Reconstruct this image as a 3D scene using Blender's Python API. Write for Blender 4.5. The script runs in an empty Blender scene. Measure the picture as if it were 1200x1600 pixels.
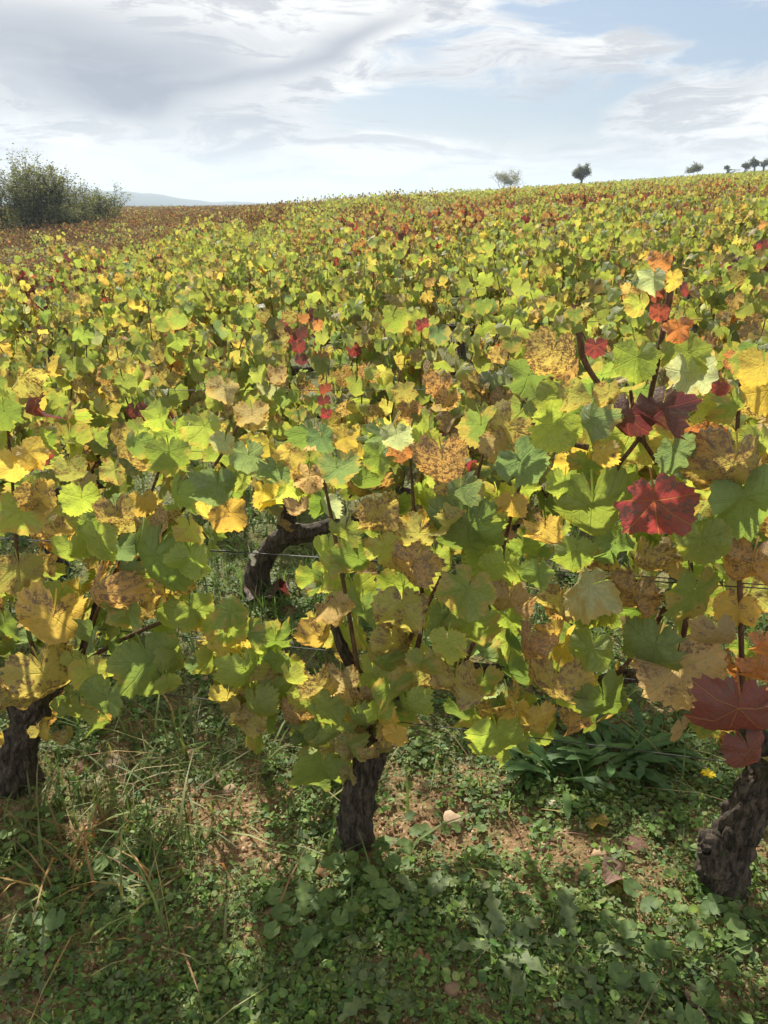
import bpy, math, random
import numpy as np
from mathutils import Vector, Matrix, noise as mnoise

scene = bpy.context.scene
COL = scene.collection
PI = math.pi
R = math.radians

# ------------------------------------------------------------------ camera
CAM_H = 1.6
PITCH = R(21.69)
FPX = 1202.0                      # focal length in pixels of the 1200 x 1600 frame
cam_d = bpy.data.cameras.new('camera')
cam_d.sensor_fit = 'VERTICAL'
cam_d.sensor_height = 36.0
cam_d.lens = 36.0 * FPX / 1600.0
cam_d.clip_start = 0.05
cam_d.clip_end = 9000
cam = bpy.data.objects.new('camera', cam_d)
COL.objects.link(cam)
cam.location = (0, 0, CAM_H)
cam.rotation_euler = (PI / 2 - PITCH, 0, 0)
scene.camera = cam

# ------------------------------------------------------------------ light
SUN_EL, SUN_AZ = R(43), R(-20)     # azimuth from +Y towards +X
sdir = Vector((math.sin(SUN_AZ) * math.cos(SUN_EL), math.cos(SUN_AZ) * math.cos(SUN_EL), math.sin(SUN_EL)))
sun_d = bpy.data.lights.new('sun', 'SUN')
sun_d.energy = 3.0
sun_d.angle = R(1.6)
sun_d.color = (1.0, 0.93, 0.82)
sun = bpy.data.objects.new('sun', sun_d)
COL.objects.link(sun)
sun.rotation_euler = sdir.to_track_quat('Z', 'Y').to_euler()
sun.location = (0, 0, 30)

scene.view_settings.view_transform = 'Standard'
scene.view_settings.look = 'None'
scene.view_settings.gamma = 1
scene.view_settings.use_curve_mapping = False
scene.view_settings.exposure = 1.50
scene.cycles.max_bounces = 6
scene.cycles.diffuse_bounces = 3
scene.cycles.transmission_bounces = 4
scene.cycles.volume_bounces = 0
scene.cycles.use_denoising = True
try:
    scene.cycles.denoising_prefilter = 'ACCURATE'
    scene.cycles.denoising_input_passes = 'RGB_ALBEDO_NORMAL'
except Exception:
    pass


class G:
    """small helper around a node tree"""
    def __init__(self, tree):
        self.t = tree
        self.n = tree.nodes
        self.l = tree.links

    def put(self, sock, v):
        if isinstance(v, bpy.types.NodeSocket):
            self.l.new(v, sock)
        elif v is not None:
            if hasattr(sock.default_value, '__len__') and not hasattr(v, '__len__'):
                v = (v,) * len(sock.default_value)
            if hasattr(sock.default_value, '__len__') and len(sock.default_value) == 4 and len(v) == 3:
                v = (*v, 1)
            sock.default_value = v

    def node(self, typ, ins=None, **attrs):
        nd = self.n.new(typ)
        for k, v in attrs.items():
            setattr(nd, k, v)
        for k, v in (ins or {}).items():
            self.put(nd.inputs[k], v)
        return nd

    def math(self, op, a, b=None, c=None, clamp=False):
        nd = self.node('ShaderNodeMath', operation=op, use_clamp=clamp)
        self.put(nd.inputs[0], a)
        if b is not None: self.put(nd.inputs[1], b)
        if c is not None: self.put(nd.inputs[2], c)
        return nd.outputs[0]

    def vmath(self, op, a, b=None, scale=None):
        nd = self.node('ShaderNodeVectorMath', operation=op)
        self.put(nd.inputs[0], a)
        if b is not None: self.put(nd.inputs[1], b)
        if scale is not None: self.put(nd.inputs['Scale'], scale)
        return nd.outputs['Value'] if op in ('DOT_PRODUCT', 'LENGTH', 'DISTANCE') else nd.outputs[0]

    def mix(self, f, a, b, blend='MIX'):
        nd = self.node('ShaderNodeMix', data_type='RGBA', blend_type=blend)
        self.put(nd.inputs[0], f); self.put(nd.inputs[6], a); self.put(nd.inputs[7], b)
        return nd.outputs[2]

    def step(self, x, lo, hi):
        nd = self.node('ShaderNodeMapRange', interpolation_type='SMOOTHSTEP')
        self.put(nd.inputs[0], x); self.put(nd.inputs[1], lo); self.put(nd.inputs[2], hi)
        return nd.outputs[0]

    def noise(self, vec, scale, detail=3, rough=.55, distort=0.0, out=0):
        nd = self.node('ShaderNodeTexNoise', ins={'Vector': vec, 'Scale': scale, 'Detail': detail, 'Roughness': rough, 'Distortion': distort})
        return nd.outputs[out]

    def sep(self, v):
        nd = self.node('ShaderNodeSeparateXYZ', ins={0: v}); return nd.outputs

    def comb(self, x, y, z):
        nd = self.node('ShaderNodeCombineXYZ', ins={0: x, 1: y, 2: z}); return nd.outputs[0]


def pix_dir(px, py):
    u = (px - 600) / FPX; v = (800 - py) / FPX
    return Vector((u, math.cos(PITCH) + v * math.sin(PITCH), -math.sin(PITCH) + v * math.cos(PITCH)))


# ------------------------------------------------------------------ sky
world = bpy.data.worlds.new('World')
scene.world = world
world.use_nodes = True
wt = world.node_tree
wt.nodes.clear()
g = G(wt)
tc = g.node('ShaderNodeTexCoord')
dirv = g.vmath('NORMALIZE', tc.outputs['Generated'])
sky = g.node('ShaderNodeTexSky', sky_type='NISHITA', sun_disc=False)
sky.sun_elevation = SUN_EL
sky.sun_rotation = SUN_AZ
sky.altitude = 250
sky.air_density = 1.2
sky.dust_density = 1.5
sky.ozone_density = 2.0
sz = g.sep(dirv)[2]
# cirrus: noise over the view direction, drawn out sideways and slightly tilted
m1 = g.node('ShaderNodeMapping', vector_type='POINT', ins={'Vector': dirv, 'Rotation': (0, R(9), 0), 'Scale': (1, 1, 3.0)}).outputs[0]
warp = g.node('ShaderNodeTexNoise', ins={'Vector': m1, 'Scale': 4.0, 'Detail': 2.0}).outputs['Color']
warp = g.vmath('SUBTRACT', warp, (.5, .5, .5))
streak = g.noise(g.vmath('ADD', m1, g.vmath('SCALE', warp, scale=.34)), 5.2, 6, .62)
m2 = g.node('ShaderNodeMapping', ins={'Vector': dirv, 'Rotation': (0, R(17), 0), 'Scale': (1, 1, 6.5)}).outputs[0]
fine = g.noise(g.vmath('ADD', m2, g.vmath('SCALE', warp, scale=.45)), 6.5, 6, .70)


def lobe(px, py, rx, ry, rot=0.0):
    """soft patch of sky round one direction, sizes in degrees"""
    d = pix_dir(px, py).normalized()
    right = Vector((d.y, -d.x, 0)).normalized(); up = right.cross(d)
    c, s = math.cos(R(rot)), math.sin(R(rot))
    e1 = right * c + up * s; e2 = up * c - right * s
    dv = g.vmath('SUBTRACT', dwarp, tuple(d))
    a = g.vmath('DOT_PRODUCT', dv, tuple(e1 / math.radians(rx)))
    b = g.vmath('DOT_PRODUCT', dv, tuple(e2 / math.radians(ry)))
    q = g.math('MULTIPLY_ADD', a, a, g.math('MULTIPLY', b, b))
    return g.math('POWER', .3679, q)


def lobes(lst):
    acc = None
    for *p_, k_ in lst:
        acc = g.math('MULTIPLY', lobe(*p_), k_) if acc is None else g.math('MULTIPLY_ADD', lobe(*p_), k_, acc)
    return acc


dwarp = g.vmath('ADD', dirv, g.vmath('MULTIPLY', warp, (.16, .16, .06)))
gaps = lobes(((700, 175, 7.5, 2.2, 2, .62), (1050, 30, 11, 2.2, -5, .62), (1000, 125, 6.0, 1.5, 8, .40), (640, 78, 4.5, 1.0, 10, .30), (860, 205, 3.0, 1.4, 0, .40), (960, 228, 5.0, .9, 4, .2)))
cov = g.math('MULTIPLY_ADD', streak, .95, g.math('MULTIPLY', fine, .98))
cov = g.math('SUBTRACT', cov, gaps)
cloud = g.step(cov, .46, .72)
low = g.step(sz, .10, .015)                                   # milky air near the horizon hides the blue
cloud = g.math('MAXIMUM', cloud, g.math('MULTIPLY', low, .95))
grey = lobes(((150, 90, 9.5, 2.5, -7, 1.15), (470, 88, 6.0, .75, 18, .62), (570, 45, 5.0, .7, 22, .40), (1170, 148, 3, .8, 10, .40), (230, 165, 5, 1.3, -10, .6)))
grey = g.math('MULTIPLY', grey, g.math('MULTIPLY_ADD', streak, 1.5, .12), clamp=True)
grey = g.math('MAXIMUM', grey, g.math('MULTIPLY', g.step(fine, .46, .62), .6))
white = g.mix(g.step(streak, .38, .62), (2.85, 2.9, 2.97), (3.7, 3.7, 3.62))
ccol = g.mix(grey, white, (1.4, 1.52, 1.78))
hz = g.step(sz, .10, .0)
ccol = g.mix(g.math('MULTIPLY', hz, .8), ccol, (3.05, 3.14, 3.1))
skyc = g.mix(.55, g.mix(1.0, sky.outputs[0], (.40, .40, .40), 'MULTIPLY'), (1.32, 1.65, 2.28))
final = g.mix(cloud, skyc, ccol)
final = g.mix(g.step(sz, .0, -.05), final, (2.2, 2.2, 2.0))
bg = g.node('ShaderNodeBackground', ins={'Color': final, 'Strength': 0.1})
world.cycles.sampling_method = 'MANUAL'
world.cycles.sample_map_resolution = 256
wo = g.node('ShaderNodeOutputWorld')
g.l.new(bg.outputs[0], wo.inputs[0])


# ------------------------------------------------------------------ helpers
def sstep(x, a, b):
    t = np.clip((np.asarray(x, float) - a) / (b - a), 0, 1)
    return t * t * (3 - 2 * t)


def softclamp(v, m):
    return m * np.tanh(np.asarray(v, float) / m)


def vnoise(x, y, scale, seed=0.0):
    """cheap smooth value noise, vectorised"""
    x = np.asarray(x, float) * scale + seed * 17.13; y = np.asarray(y, float) * scale - seed * 9.71
    xi = np.floor(x); yi = np.floor(y); fx = x - xi; fy = y - yi
    fx = fx * fx * (3 - 2 * fx); fy = fy * fy * (3 - 2 * fy)
    def h(a, b):
        s = np.sin(a * 127.1 + b * 311.7 + seed * 3.3) * 43758.5453
        return s - np.floor(s)
    return (h(xi, yi) * (1 - fx) + h(xi + 1, yi) * fx) * (1 - fy) + (h(xi, yi + 1) * (1 - fx) + h(xi + 1, yi + 1) * fx) * fy


def base_z(x, y):
    """large shape of the land"""
    x = np.asarray(x, float); y = np.asarray(y, float)
    X = np.where(x > 0, softclamp(x, 300), softclamp(x, 25))
    Y = softclamp(y, 210)
    z = .066 * X + .013 * Y
    dip = sstep(y, 8, 26) * sstep(-x, 3, 15) * (1 - sstep(y, 28, 58))
    z = z - 1.45 * dip
    z = z + .30 * sstep(y, 20, 32) * np.exp(-((x + .5) / 8) ** 2) * (1 - .7 * sstep(y, 60, 130))
    far = sstep(np.hypot(x, y), 260, 800)
    return z * (1 - far) + far * (-9.0 + sstep(x, 0, 500) * 22 * (1 - sstep(np.hypot(x, y), 700, 1500)))


def ground_z(x, y):
    x = np.asarray(x, float); y = np.asarray(y, float)
    near = 1 - sstep(np.hypot(x, y), 5, 12)
    z = base_z(x, y)
    z = z + near * ((vnoise(x, y, 2.2, 1) - .5) * .045 + (vnoise(x, y, 7, 2) - .5) * .022 + (vnoise(x, y, 22, 3) - .5) * .012 + (vnoise(x, y, 55, 4) - .5) * .006)
    return z + (1 - near) * (vnoise(x, y, .25, 5) - .5) * .06


def hit_ground(px, py, h=0.0):
    d = pix_dir(px, py)
    t = .3
    prev = t
    while t < 3000:
        z = CAM_H + t * d.z
        if z < float(base_z(t * d.x, t * d.y)) + h:
            lo, hi = prev, t
            for _ in range(30):
                m = (lo + hi) / 2
                if CAM_H + m * d.z < float(base_z(m * d.x, m * d.y)) + h: hi = m
                else: lo = m
            t = (lo + hi) / 2
            return Vector((t * d.x, t * d.y, float(ground_z(t * d.x, t * d.y)) + h)), t
        prev = t
        t = t * 1.02 + .01
    return Vector((t * d.x, t * d.y, 0)), t


def mesh_np(name, verts, faces, mats, cols=None, uvs=None, smooth=True, fmat=None):
    """verts (N,3), faces (M,k) -> mesh; cols (N,4) point colours; uvs (N,2) per vertex"""
    me = bpy.data.meshes.new(name)
    verts = np.asarray(verts, np.float32); faces = np.asarray(faces, np.int32)
    k = faces.shape[1]
    me.vertices.add(len(verts)); me.vertices.foreach_set('co', verts.ravel())
    me.loops.add(faces.size); me.loops.foreach_set('vertex_index', faces.ravel())
    me.polygons.add(len(faces))
    me.polygons.foreach_set('loop_start', np.arange(len(faces), dtype=np.int32) * k)
    me.polygons.foreach_set('loop_total', np.full(len(faces), k, np.int32))
    if smooth: me.polygons.foreach_set('use_smooth', np.ones(len(faces), bool))
    if fmat is not None: me.polygons.foreach_set('material_index', np.asarray(fmat, np.int32))
    for m in (mats if isinstance(mats, (list, tuple)) else [mats]):
        me.materials.append(m)
    if uvs is not None:
        ul = me.uv_layers.new(name='UVMap')
        ul.data.foreach_set('uv', np.asarray(uvs, np.float32)[faces.ravel()].ravel())
    if cols is not None:
        at = me.color_attributes.new('Col', 'FLOAT_COLOR', 'POINT')
        at.data.foreach_set('color', np.asarray(cols, np.float32).ravel())
    me.update(calc_edges=True)
    return me


def add(name, me, parent=None, loc=None, kind=None):
    o = bpy.data.objects.new(name, me)
    COL.objects.link(o)
    if parent is not None: o.parent = parent
    if loc is not None: o.location = loc
    if kind: o['kind'] = kind
    return o


def tag(o, label, cat, group=None):
    o['label'] = label; o['category'] = cat
    if group: o['group'] = group
    return o


def empty(name, loc):
    o = bpy.data.objects.new(name, None)
    o.empty_display_size = .1
    COL.objects.link(o); o.location = loc
    return o


def scatter(tv, tf, tuv, pos, rot, scl, cols):
    """copies of one small template joined into arrays; rot (N,3,3) columns are the local axes"""
    n = len(pos); nv = len(tv)
    v = np.einsum('nij,vj->nvi', rot * np.asarray(scl)[:, None, None], tv) + np.asarray(pos)[:, None, :]
    f = (tf[None] + (np.arange(n) * nv)[:, None, None]).reshape(-1, tf.shape[1])
    c = np.repeat(np.asarray(cols), nv, axis=0)
    u = np.tile(tuv, (n, 1)) if tuv is not None else None
    return v.reshape(-1, 3), f, c, u


def frames(T, N):
    """rotation matrices with local +Y along T and local +Z near N"""
    T = T / np.linalg.norm(T, axis=1, keepdims=True)
    N = N - T * np.sum(T * N, 1, keepdims=True)
    N = N / (np.linalg.norm(N, axis=1, keepdims=True) + 1e-9)
    X = np.cross(T, N)
    return np.stack([X, T, N], axis=2)


class Join:
    def __init__(self): self.v = []; self.f = []; self.c = []; self.u = []; self.n = 0
    def add(self, v, f, c=None, u=None):
        self.v.append(np.asarray(v)); self.f.append(np.asarray(f) + self.n)
        if c is not None: self.c.append(np.asarray(c))
        if u is not None: self.u.append(np.asarray(u))
        self.n += len(v)
    def mesh(self, name, mat, smooth=True):
        return mesh_np(name, np.concatenate(self.v), np.concatenate(self.f), mat, np.concatenate(self.c) if self.c else None,
                       np.concatenate(self.u) if self.u else None, smooth)


def tube(path, radii, nseg=8, gnarl=0.0, seed=0.0, ridges=0, cap=True):
    """lumpy tapered tube along a path -> verts, tri faces"""
    P = [Vector(p) for p in path]; n = len(P)
    V = []
    prev = None
    for i, p in enumerate(P):
        d = (P[min(i + 1, n - 1)] - P[max(i - 1, 0)]).normalized()
        if prev is None:
            a = Vector((1, 0, 0)) if abs(d.x) < .8 else Vector((0, 1, 0))
            a = (a - d * a.dot(d)).normalized()
        else:
            a = (prev - d * prev.dot(d)).normalized()
        prev = a
        b = d.cross(a)
        for k in range(nseg):
            t = 2 * PI * k / nseg
            r = radii[i]
            if gnarl:
                q = Vector((math.cos(t) * 1.3 + seed, math.sin(t) * 1.3, i * .11 + seed * 2))
                r *= 1 + gnarl * (mnoise.noise(q) + .6 * mnoise.noise(q * 2.7))
                if ridges:
                    ph = ridges * t + 2.2 * math.sin(i * .22 + seed) + 2.5 * mnoise.noise(Vector((i * .13, seed, 3)))
                    r *= 1 + gnarl * .8 * (abs(math.sin(ph * .5)) ** .6 - .7) + gnarl * .35 * mnoise.noise(q * 6.1)
            V.append(p + (a * math.cos(t) + b * math.sin(t)) * r)
    F = []
    for i in range(n - 1):
        for k in range(nseg):
            k2 = (k + 1) % nseg
            a, b, c, d = i * nseg + k, i * nseg + k2, (i + 1) * nseg + k2, (i + 1) * nseg + k
            F.append((a, b, c)); F.append((a, c, d))
    if cap:
        V.append(P[-1] + (P[-1] - P[-2]).normalized() * radii[-1] * .5); top = len(V) - 1
        for k in range(nseg): F.append(((n - 1) * nseg + k, (n - 1) * nseg + (k + 1) % nseg, top))
    return np.array([tuple(v) for v in V]), np.array(F)


def smooth_path(pts, n):
    """Catmull-Rom through points"""
    P = [Vector(p) for p in pts]
    P = [P[0] * 2 - P[1]] + P + [P[-1] * 2 - P[-2]]
    out = []
    m = len(P) - 3
    for i in range(n):
        t = i / (n - 1) * m
        k = min(int(t), m - 1); t -= k
        a, b, c, d = P[k:k + 4]
        out.append(.5 * ((2 * b) + (c - a) * t + (2 * a - 5 * b + 4 * c - d) * t * t + (3 * b - a - 3 * c + d) * t ** 3))
    return out


ORD = ('first second third fourth fifth sixth seventh eighth ninth tenth eleventh twelfth thirteenth fourteenth fifteenth sixteenth '
       'seventeenth eighteenth nineteenth twentieth twenty-first twenty-second twenty-third twenty-fourth twenty-fifth twenty-sixth twenty-seventh '
       'twenty-eighth twenty-ninth thirtieth thirty-first thirty-second thirty-third thirty-fourth thirty-fifth thirty-sixth').split()


# ------------------------------------------------------------------ materials
def new_mat(name):
    m = bpy.data.materials.new(name)
    m.use_nodes = True
    m.node_tree.nodes.clear()
    gg = G(m.node_tree)
    out = gg.node('ShaderNodeOutputMaterial')
    return m, gg, out


def vine_leaf_mat(name, from_object):
    """grape leaf: colour per leaf, veins, yellowing rim, rust spots, light passing through"""
    m, g, out = new_mat(name)
    uv = g.node('ShaderNodeUVMap', uv_map='UVMap').outputs[0]
    if from_object:
        oi = g.node('ShaderNodeObjectInfo')
        base, amt, rnd = oi.outputs['Color'], oi.outputs['Alpha'], oi.outputs['Random']
    else:
        at = g.node('ShaderNodeAttribute', attribute_name='Col')
        base, amt = at.outputs['Color'], at.outputs['Alpha']
        rnd = g.math('FRACT', g.math('MULTIPLY', g.sep(base)[0], 371.7))
    x, y, _ = g.sep(uv)
    r = g.math('SQRT', g.math('ADD', g.math('MULTIPLY', x, x), g.math('MULTIPLY', y, y)))
    ang = g.math('ABSOLUTE', g.math('ARCTAN2', x, y))
    k = g.math('ADD', g.math('MULTIPLY', g.math('GREATER_THAN', ang, .44), .87), g.math('MULTIPLY', g.math('GREATER_THAN', ang, 1.36), .96))
    la = g.math('SUBTRACT', ang, k)
    s = g.math('ABSOLUTE', g.math('MULTIPLY', r, g.math('SINE', la)))
    t = g.math('MULTIPLY', r, g.math('COSINE', la))
    v1 = g.step(s, .022, .006)
    fr = g.math('FRACT', g.math('MULTIPLY', g.math('SUBTRACT', t, g.math('MULTIPLY', s, .9)), 5.5))
    v2 = g.math('MULTIPLY', g.step(g.math('ABSOLUTE', g.math('SUBTRACT', fr, .5)), .07, .02), .55)
    vein = g.math('MAXIMUM', v1, v2)
    nearv = g.step(s, .20, .02)
    p3 = g.comb(x, y, g.math('MULTIPLY', rnd, 91.0))
    n1 = g.noise(p3, 1.9, 3, .6)
    n2 = g.noise(p3, 7.5, 4, .65)
    n3 = g.noise(p3, 14.0, 4, .72)
    cr, cg, cb = g.sep(base)
    red = g.step(g.math('SUBTRACT', cr, g.math('MULTIPLY', cg, 2.6)), .02, .10)
    # rim turns yellow first
    rim = g.math('MULTIPLY', g.step(g.math('ADD', r, g.math('MULTIPLY', g.math('SUBTRACT', n1, .5), 1.1)), .55, 1.0), g.math('ADD', .25, g.math('MULTIPLY', rnd, .6)))
    rim = g.math('MULTIPLY', rim, g.math('SUBTRACT', 1.0, red))
    yell = g.mix(1.0, base, (1.7, 1.35, .95), 'MULTIPLY')
    col = g.mix(rim, base, yell)
    zone = g.step(g.math('ADD', g.math('MULTIPLY_ADD', r, .30, n1), g.math('MULTIPLY_ADD', rnd, .42, g.math('MULTIPLY', nearv, -.14))), .93, 1.10)
    zone = g.math('MULTIPLY', g.math('MULTIPLY', zone, g.step(cg, .09, .17)), g.math('SUBTRACT', .8, red))
    col = g.mix(zone, col, g.mix(n2, (.46, .36, .085), (.40, .25, .085)))
    col = g.mix(g.math('MULTIPLY', g.math('SUBTRACT', n2, .5), .9, clamp=True), col, g.mix(1.0, col, (1.35, 1.25, .9), 'MULTIPLY'))
    col = g.mix(g.step(n2, .5, .3), col, g.mix(1.0, col, (.74, .82, .85), 'MULTIPLY'))
    # rust: coarse areas filled with fine spots, following the leaf away from its veins
    area = g.step(g.math('ADD', n1, g.math('ADD', g.math('MULTIPLY', amt, .44), g.math('MULTIPLY', nearv, -.10))), .70, .82)
    spot = g.step(g.math('ADD', g.math('MULTIPLY', n2, .4), g.math('MULTIPLY', n3, .6)), .53, .47)
    rust = g.math('MULTIPLY', area, g.math('ADD', .16, g.math('MULTIPLY', spot, .78)))
    few = g.math('MULTIPLY', g.step(n3, .66, .70), g.step(amt, .0, .25))
    rust = g.math('MAXIMUM', rust, g.math('MULTIPLY', few, .7))
    rcol = g.mix(g.step(n2, .3, .7), (.075, .030, .022), (.30, .125, .045))
    rcol = g.mix(red, rcol, g.mix(n2, (.035, .014, .026), (.10, .030, .035)))
    col = g.mix(rust, col, rcol)
    vcol = g.mix(red, g.mix(1.0, base, (1.25, 1.3, 1.15), 'MULTIPLY'), (.42, .19, .07))
    col = g.mix(g.math('MULTIPLY', vein, g.math('MULTIPLY_ADD', red, .25, .5)), col, vcol)
    # pale felted underside
    geo = g.node('ShaderNodeNewGeometry')
    under = g.mix(.45, col, g.mix(.5, col, (.42, .45, .30)))
    top = g.mix(geo.outputs['Backfacing'], col, under)
    bump = g.node('ShaderNodeBump', ins={'Strength': .7, 'Distance': .006, 'Height': g.math('ADD', g.math('MULTIPLY', vein, -.8), g.math('MULTIPLY', n2, .9))})
    pb = g.node('ShaderNodeBsdfPrincipled', ins={'Base Color': top, 'Roughness': g.math('ADD', .42, g.math('MULTIPLY', rust, .35)), 'Normal': bump.outputs[0]})
    pb.inputs['Specular IOR Level'].default_value = .42
    tr = g.node('ShaderNodeBsdfTranslucent', ins={'Color': g.mix(1.0, col, (1.28, 1.28, .95), 'MULTIPLY'), 'Normal': bump.outputs[0]})
    mx = g.node('ShaderNodeMixShader', ins={0: g.math('SUBTRACT', .58, g.math('MULTIPLY', rust, .25)), 1: pb.outputs[0], 2: tr.outputs[0]})
    g.l.new(mx.outputs[0], out.inputs[0])
    return m


def weed_mat(name, trans=.35, rough=.5):
    m, g, out = new_mat(name)
    at = g.node('ShaderNodeAttribute', attribute_name='Col')
    geo = g.node('ShaderNodeNewGeometry')
    n = g.noise(geo.outputs['Position'], 60.0, 3, .6)
    col = g.mix(g.step(n, .35, .7), g.mix(1.0, at.outputs['Color'], (.75, .8, .8), 'MULTIPLY'), g.mix(1.0, at.outputs['Color'], (1.2, 1.15, 1.0), 'MULTIPLY'))
    pb = g.node('ShaderNodeBsdfPrincipled', ins={'Base Color': col, 'Roughness': rough})
    pb.inputs['Specular IOR Level'].default_value = .35
    tr = g.node('ShaderNodeBsdfTranslucent', ins={'Color': g.mix(1.0, col, (1.3, 1.3, .7), 'MULTIPLY')})
    mx = g.node('ShaderNodeMixShader', ins={0: trans, 1: pb.outputs[0], 2: tr.outputs[0]})
    g.l.new(mx.outputs[0], out.inputs[0])
    return m


def bark_mat(name, dark, light, moss, scale=26):
    m, g, out = new_mat(name)
    tc = g.node('ShaderNodeTexCoord')
    mp = g.node('ShaderNodeMapping', ins={'Vector': tc.outputs['Object'], 'Scale': (1, 1, .22)})
    n = g.noise(mp.outputs[0], scale * 2.2, 6, .7, 1.2)
    n2 = g.noise(tc.outputs['Object'], scale * .5, 4, .6)
    n4 = g.noise(mp.outputs[0], scale * 6, 4, .7)
    f = g.step(g.math('ADD', g.math('MULTIPLY', n, .75), g.math('MULTIPLY', n4, .3)), .40, .66)
    col = g.mix(f, dark, light)
    col = g.mix(g.math('MULTIPLY', g.step(n2, .54, .68), .6), col, moss)
    bump = g.node('ShaderNodeBump', ins={'Strength': 1.0, 'Distance': .016, 'Height': g.math('ADD', n, g.math('MULTIPLY', n4, .4))})
    pb = g.node('ShaderNodeBsdfPrincipled', ins={'Base Color': col, 'Roughness': .9, 'Normal': bump.outputs[0]})
    g.l.new(pb.outputs[0], out.inputs[0])
    return m


def plain_mat(name, col, rough=.7, metallic=0.0, var=.35, scale=30.0, use_obj=False):
    m, g, out = new_mat(name)
    tc = g.node('ShaderNodeTexCoord')
    n = g.noise(tc.outputs['Object'], scale, 5, .65)
    base = col
    if use_obj: base = g.node('ShaderNodeObjectInfo').outputs['Color']
    c = g.mix(n, g.mix(1.0, base, (1 - var,) * 3, 'MULTIPLY'), g.mix(1.0, base, (1 + var,) * 3, 'MULTIPLY'))
    bump = g.node('ShaderNodeBump', ins={'Strength': .5, 'Distance': .004, 'Height': n})
    pb = g.node('ShaderNodeBsdfPrincipled', ins={'Base Color': c, 'Roughness': rough, 'Metallic': metallic, 'Normal': bump.outputs[0]})
    g.l.new(pb.outputs[0], out.inputs[0])
    return m


def ground_mat():
    m, g, out = new_mat('soil_and_turf')
    P = g.node('ShaderNodeNewGeometry').outputs['Position']
    x, y, z = g.sep(P)
    n1 = g.noise(P, 1.3, 4, .6); n2 = g.noise(P, 9.0, 5, .65); n3 = g.noise(P, 55.0, 4, .65)
    vor = g.node('ShaderNodeTexVoronoi', ins={'Vector': P, 'Scale': 42.0}).outputs['Distance']
    soil = g.mix(n2, (.10, .064, .033), (.30, .195, .098))
    soil = g.mix(g.step(n3, .52, .68), soil, (.46, .31, .19))
    soil = g.mix(g.step(n3, .45, .3), soil, (.085, .046, .024))
    turf = g.mix(n3, (.05, .062, .022), (.12, .14, .05))
    near = g.mix(g.math('MULTIPLY', g.step(g.math('ADD', g.math('MULTIPLY', n1, .6), g.math('MULTIPLY', n2, .5)), .5, .66), .8), soil, turf)
    near = g.mix(g.math('MULTIPLY', g.step(y, 1.9, 2.8), .75), near, g.mix(n3, (.055, .07, .022), (.15, .165, .06)))
    dist = g.math('SQRT', g.math('ADD', g.math('MULTIPLY', x, x), g.math('MULTIPLY', y, y)))
    midc = g.mix(g.noise(P, .35, 4, .6), (.075, .115, .032), (.13, .15, .05))
    c = g.mix(g.step(dist, 7, 16), near, midc)
    plain = g.mix(g.noise(P, .006, 3, .5), (.26, .22, .12), (.12, .14, .06))
    c = g.mix(g.step(dist, 170, 320), c, plain)
    bump = g.node('ShaderNodeBump', ins={'Strength': .9, 'Distance': .012, 'Height': g.math('ADD', n3, g.math('MULTIPLY', vor, .5))})
    pb = g.node('ShaderNodeBsdfPrincipled', ins={'Base Color': c, 'Roughness': .95, 'Normal': bump.outputs[0]})
    pb.inputs['Specular IOR Level'].default_value = .15
    g.l.new(pb.outputs[0], out.inputs[0])
    return m


M_LEAF = vine_leaf_mat('vine_leaf', True)
M_FOL = vine_leaf_mat('vine_foliage', False)
M_WEED = weed_mat('weed_leaf', .35, .6)
M_TREE = weed_mat('tree_leaf', .4, .6)
M_BARK = bark_mat('vine_bark', (.014, .010, .007), (.14, .108, .078), (.055, .06, .02))
M_CANE = bark_mat('cane_bark', (.08, .04, .022), (.27, .15, .08), (.16, .11, .05), 40)
M_TBARK = bark_mat('tree_bark', (.03, .024, .018), (.10, .085, .065), (.05, .055, .03), 3)
M_WIRE = plain_mat('galvanised_wire', (.05, .05, .05), .6, .3, .3, 80)
M_POST = plain_mat('weathered_post', (.06, .05, .042), .8, 0, .5, 25)
M_STONE = plain_mat('limestone', (.36, .24, .14), .9, 0, .35, 40, True)
M_DRY = plain_mat('dry_leaf', (.3, .15, .1), .8, 0, .45, 45, True)
M_GROUND = ground_mat()

# ------------------------------------------------------------------ land
def graded(lo, hi, f0, f1, step, grow):
    mid = list(np.arange(f0, f1 + 1e-6, step))
    a = []; s = step; v = f0
    while v > lo: s *= grow; v -= s; a.append(v)
    b = []; s = step; v = mid[-1]
    while v < hi: s *= grow; v += s; b.append(v)
    return np.array(a[::-1] + mid + b)


gx = graded(-2600, 2600, -2.2, 2.2, .028, 1.11)
gy = graded(-60, 2600, .7, 5.2, .028, 1.10)
XX, YY = np.meshgrid(gx, gy)
ZZ = ground_z(XX, YY)
nx, ny = len(gx), len(gy)
V = np.stack([XX.ravel(), YY.ravel(), ZZ.ravel()], 1)
ii = (np.arange(ny - 1)[:, None] * nx + np.arange(nx - 1)[None]).ravel()
F = np.stack([ii, ii + 1, ii + nx + 1, ii + nx], 1)
ground = add('ground', mesh_np('ground', V, F, M_GROUND), kind='structure')

m_hill, g_, out_ = new_mat('wooded_hill')
P_ = g_.node('ShaderNodeNewGeometry').outputs['Position']
pb_ = g_.node('ShaderNodeBsdfPrincipled', ins={'Base Color': g_.mix(g_.step(g_.noise(P_, .012, 5, .6), .4, .6), (.025, .045, .035), (.05, .07, .05)), 'Roughness': .95})
g_.l.new(pb_.outputs[0], out_.inputs[0])


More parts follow.
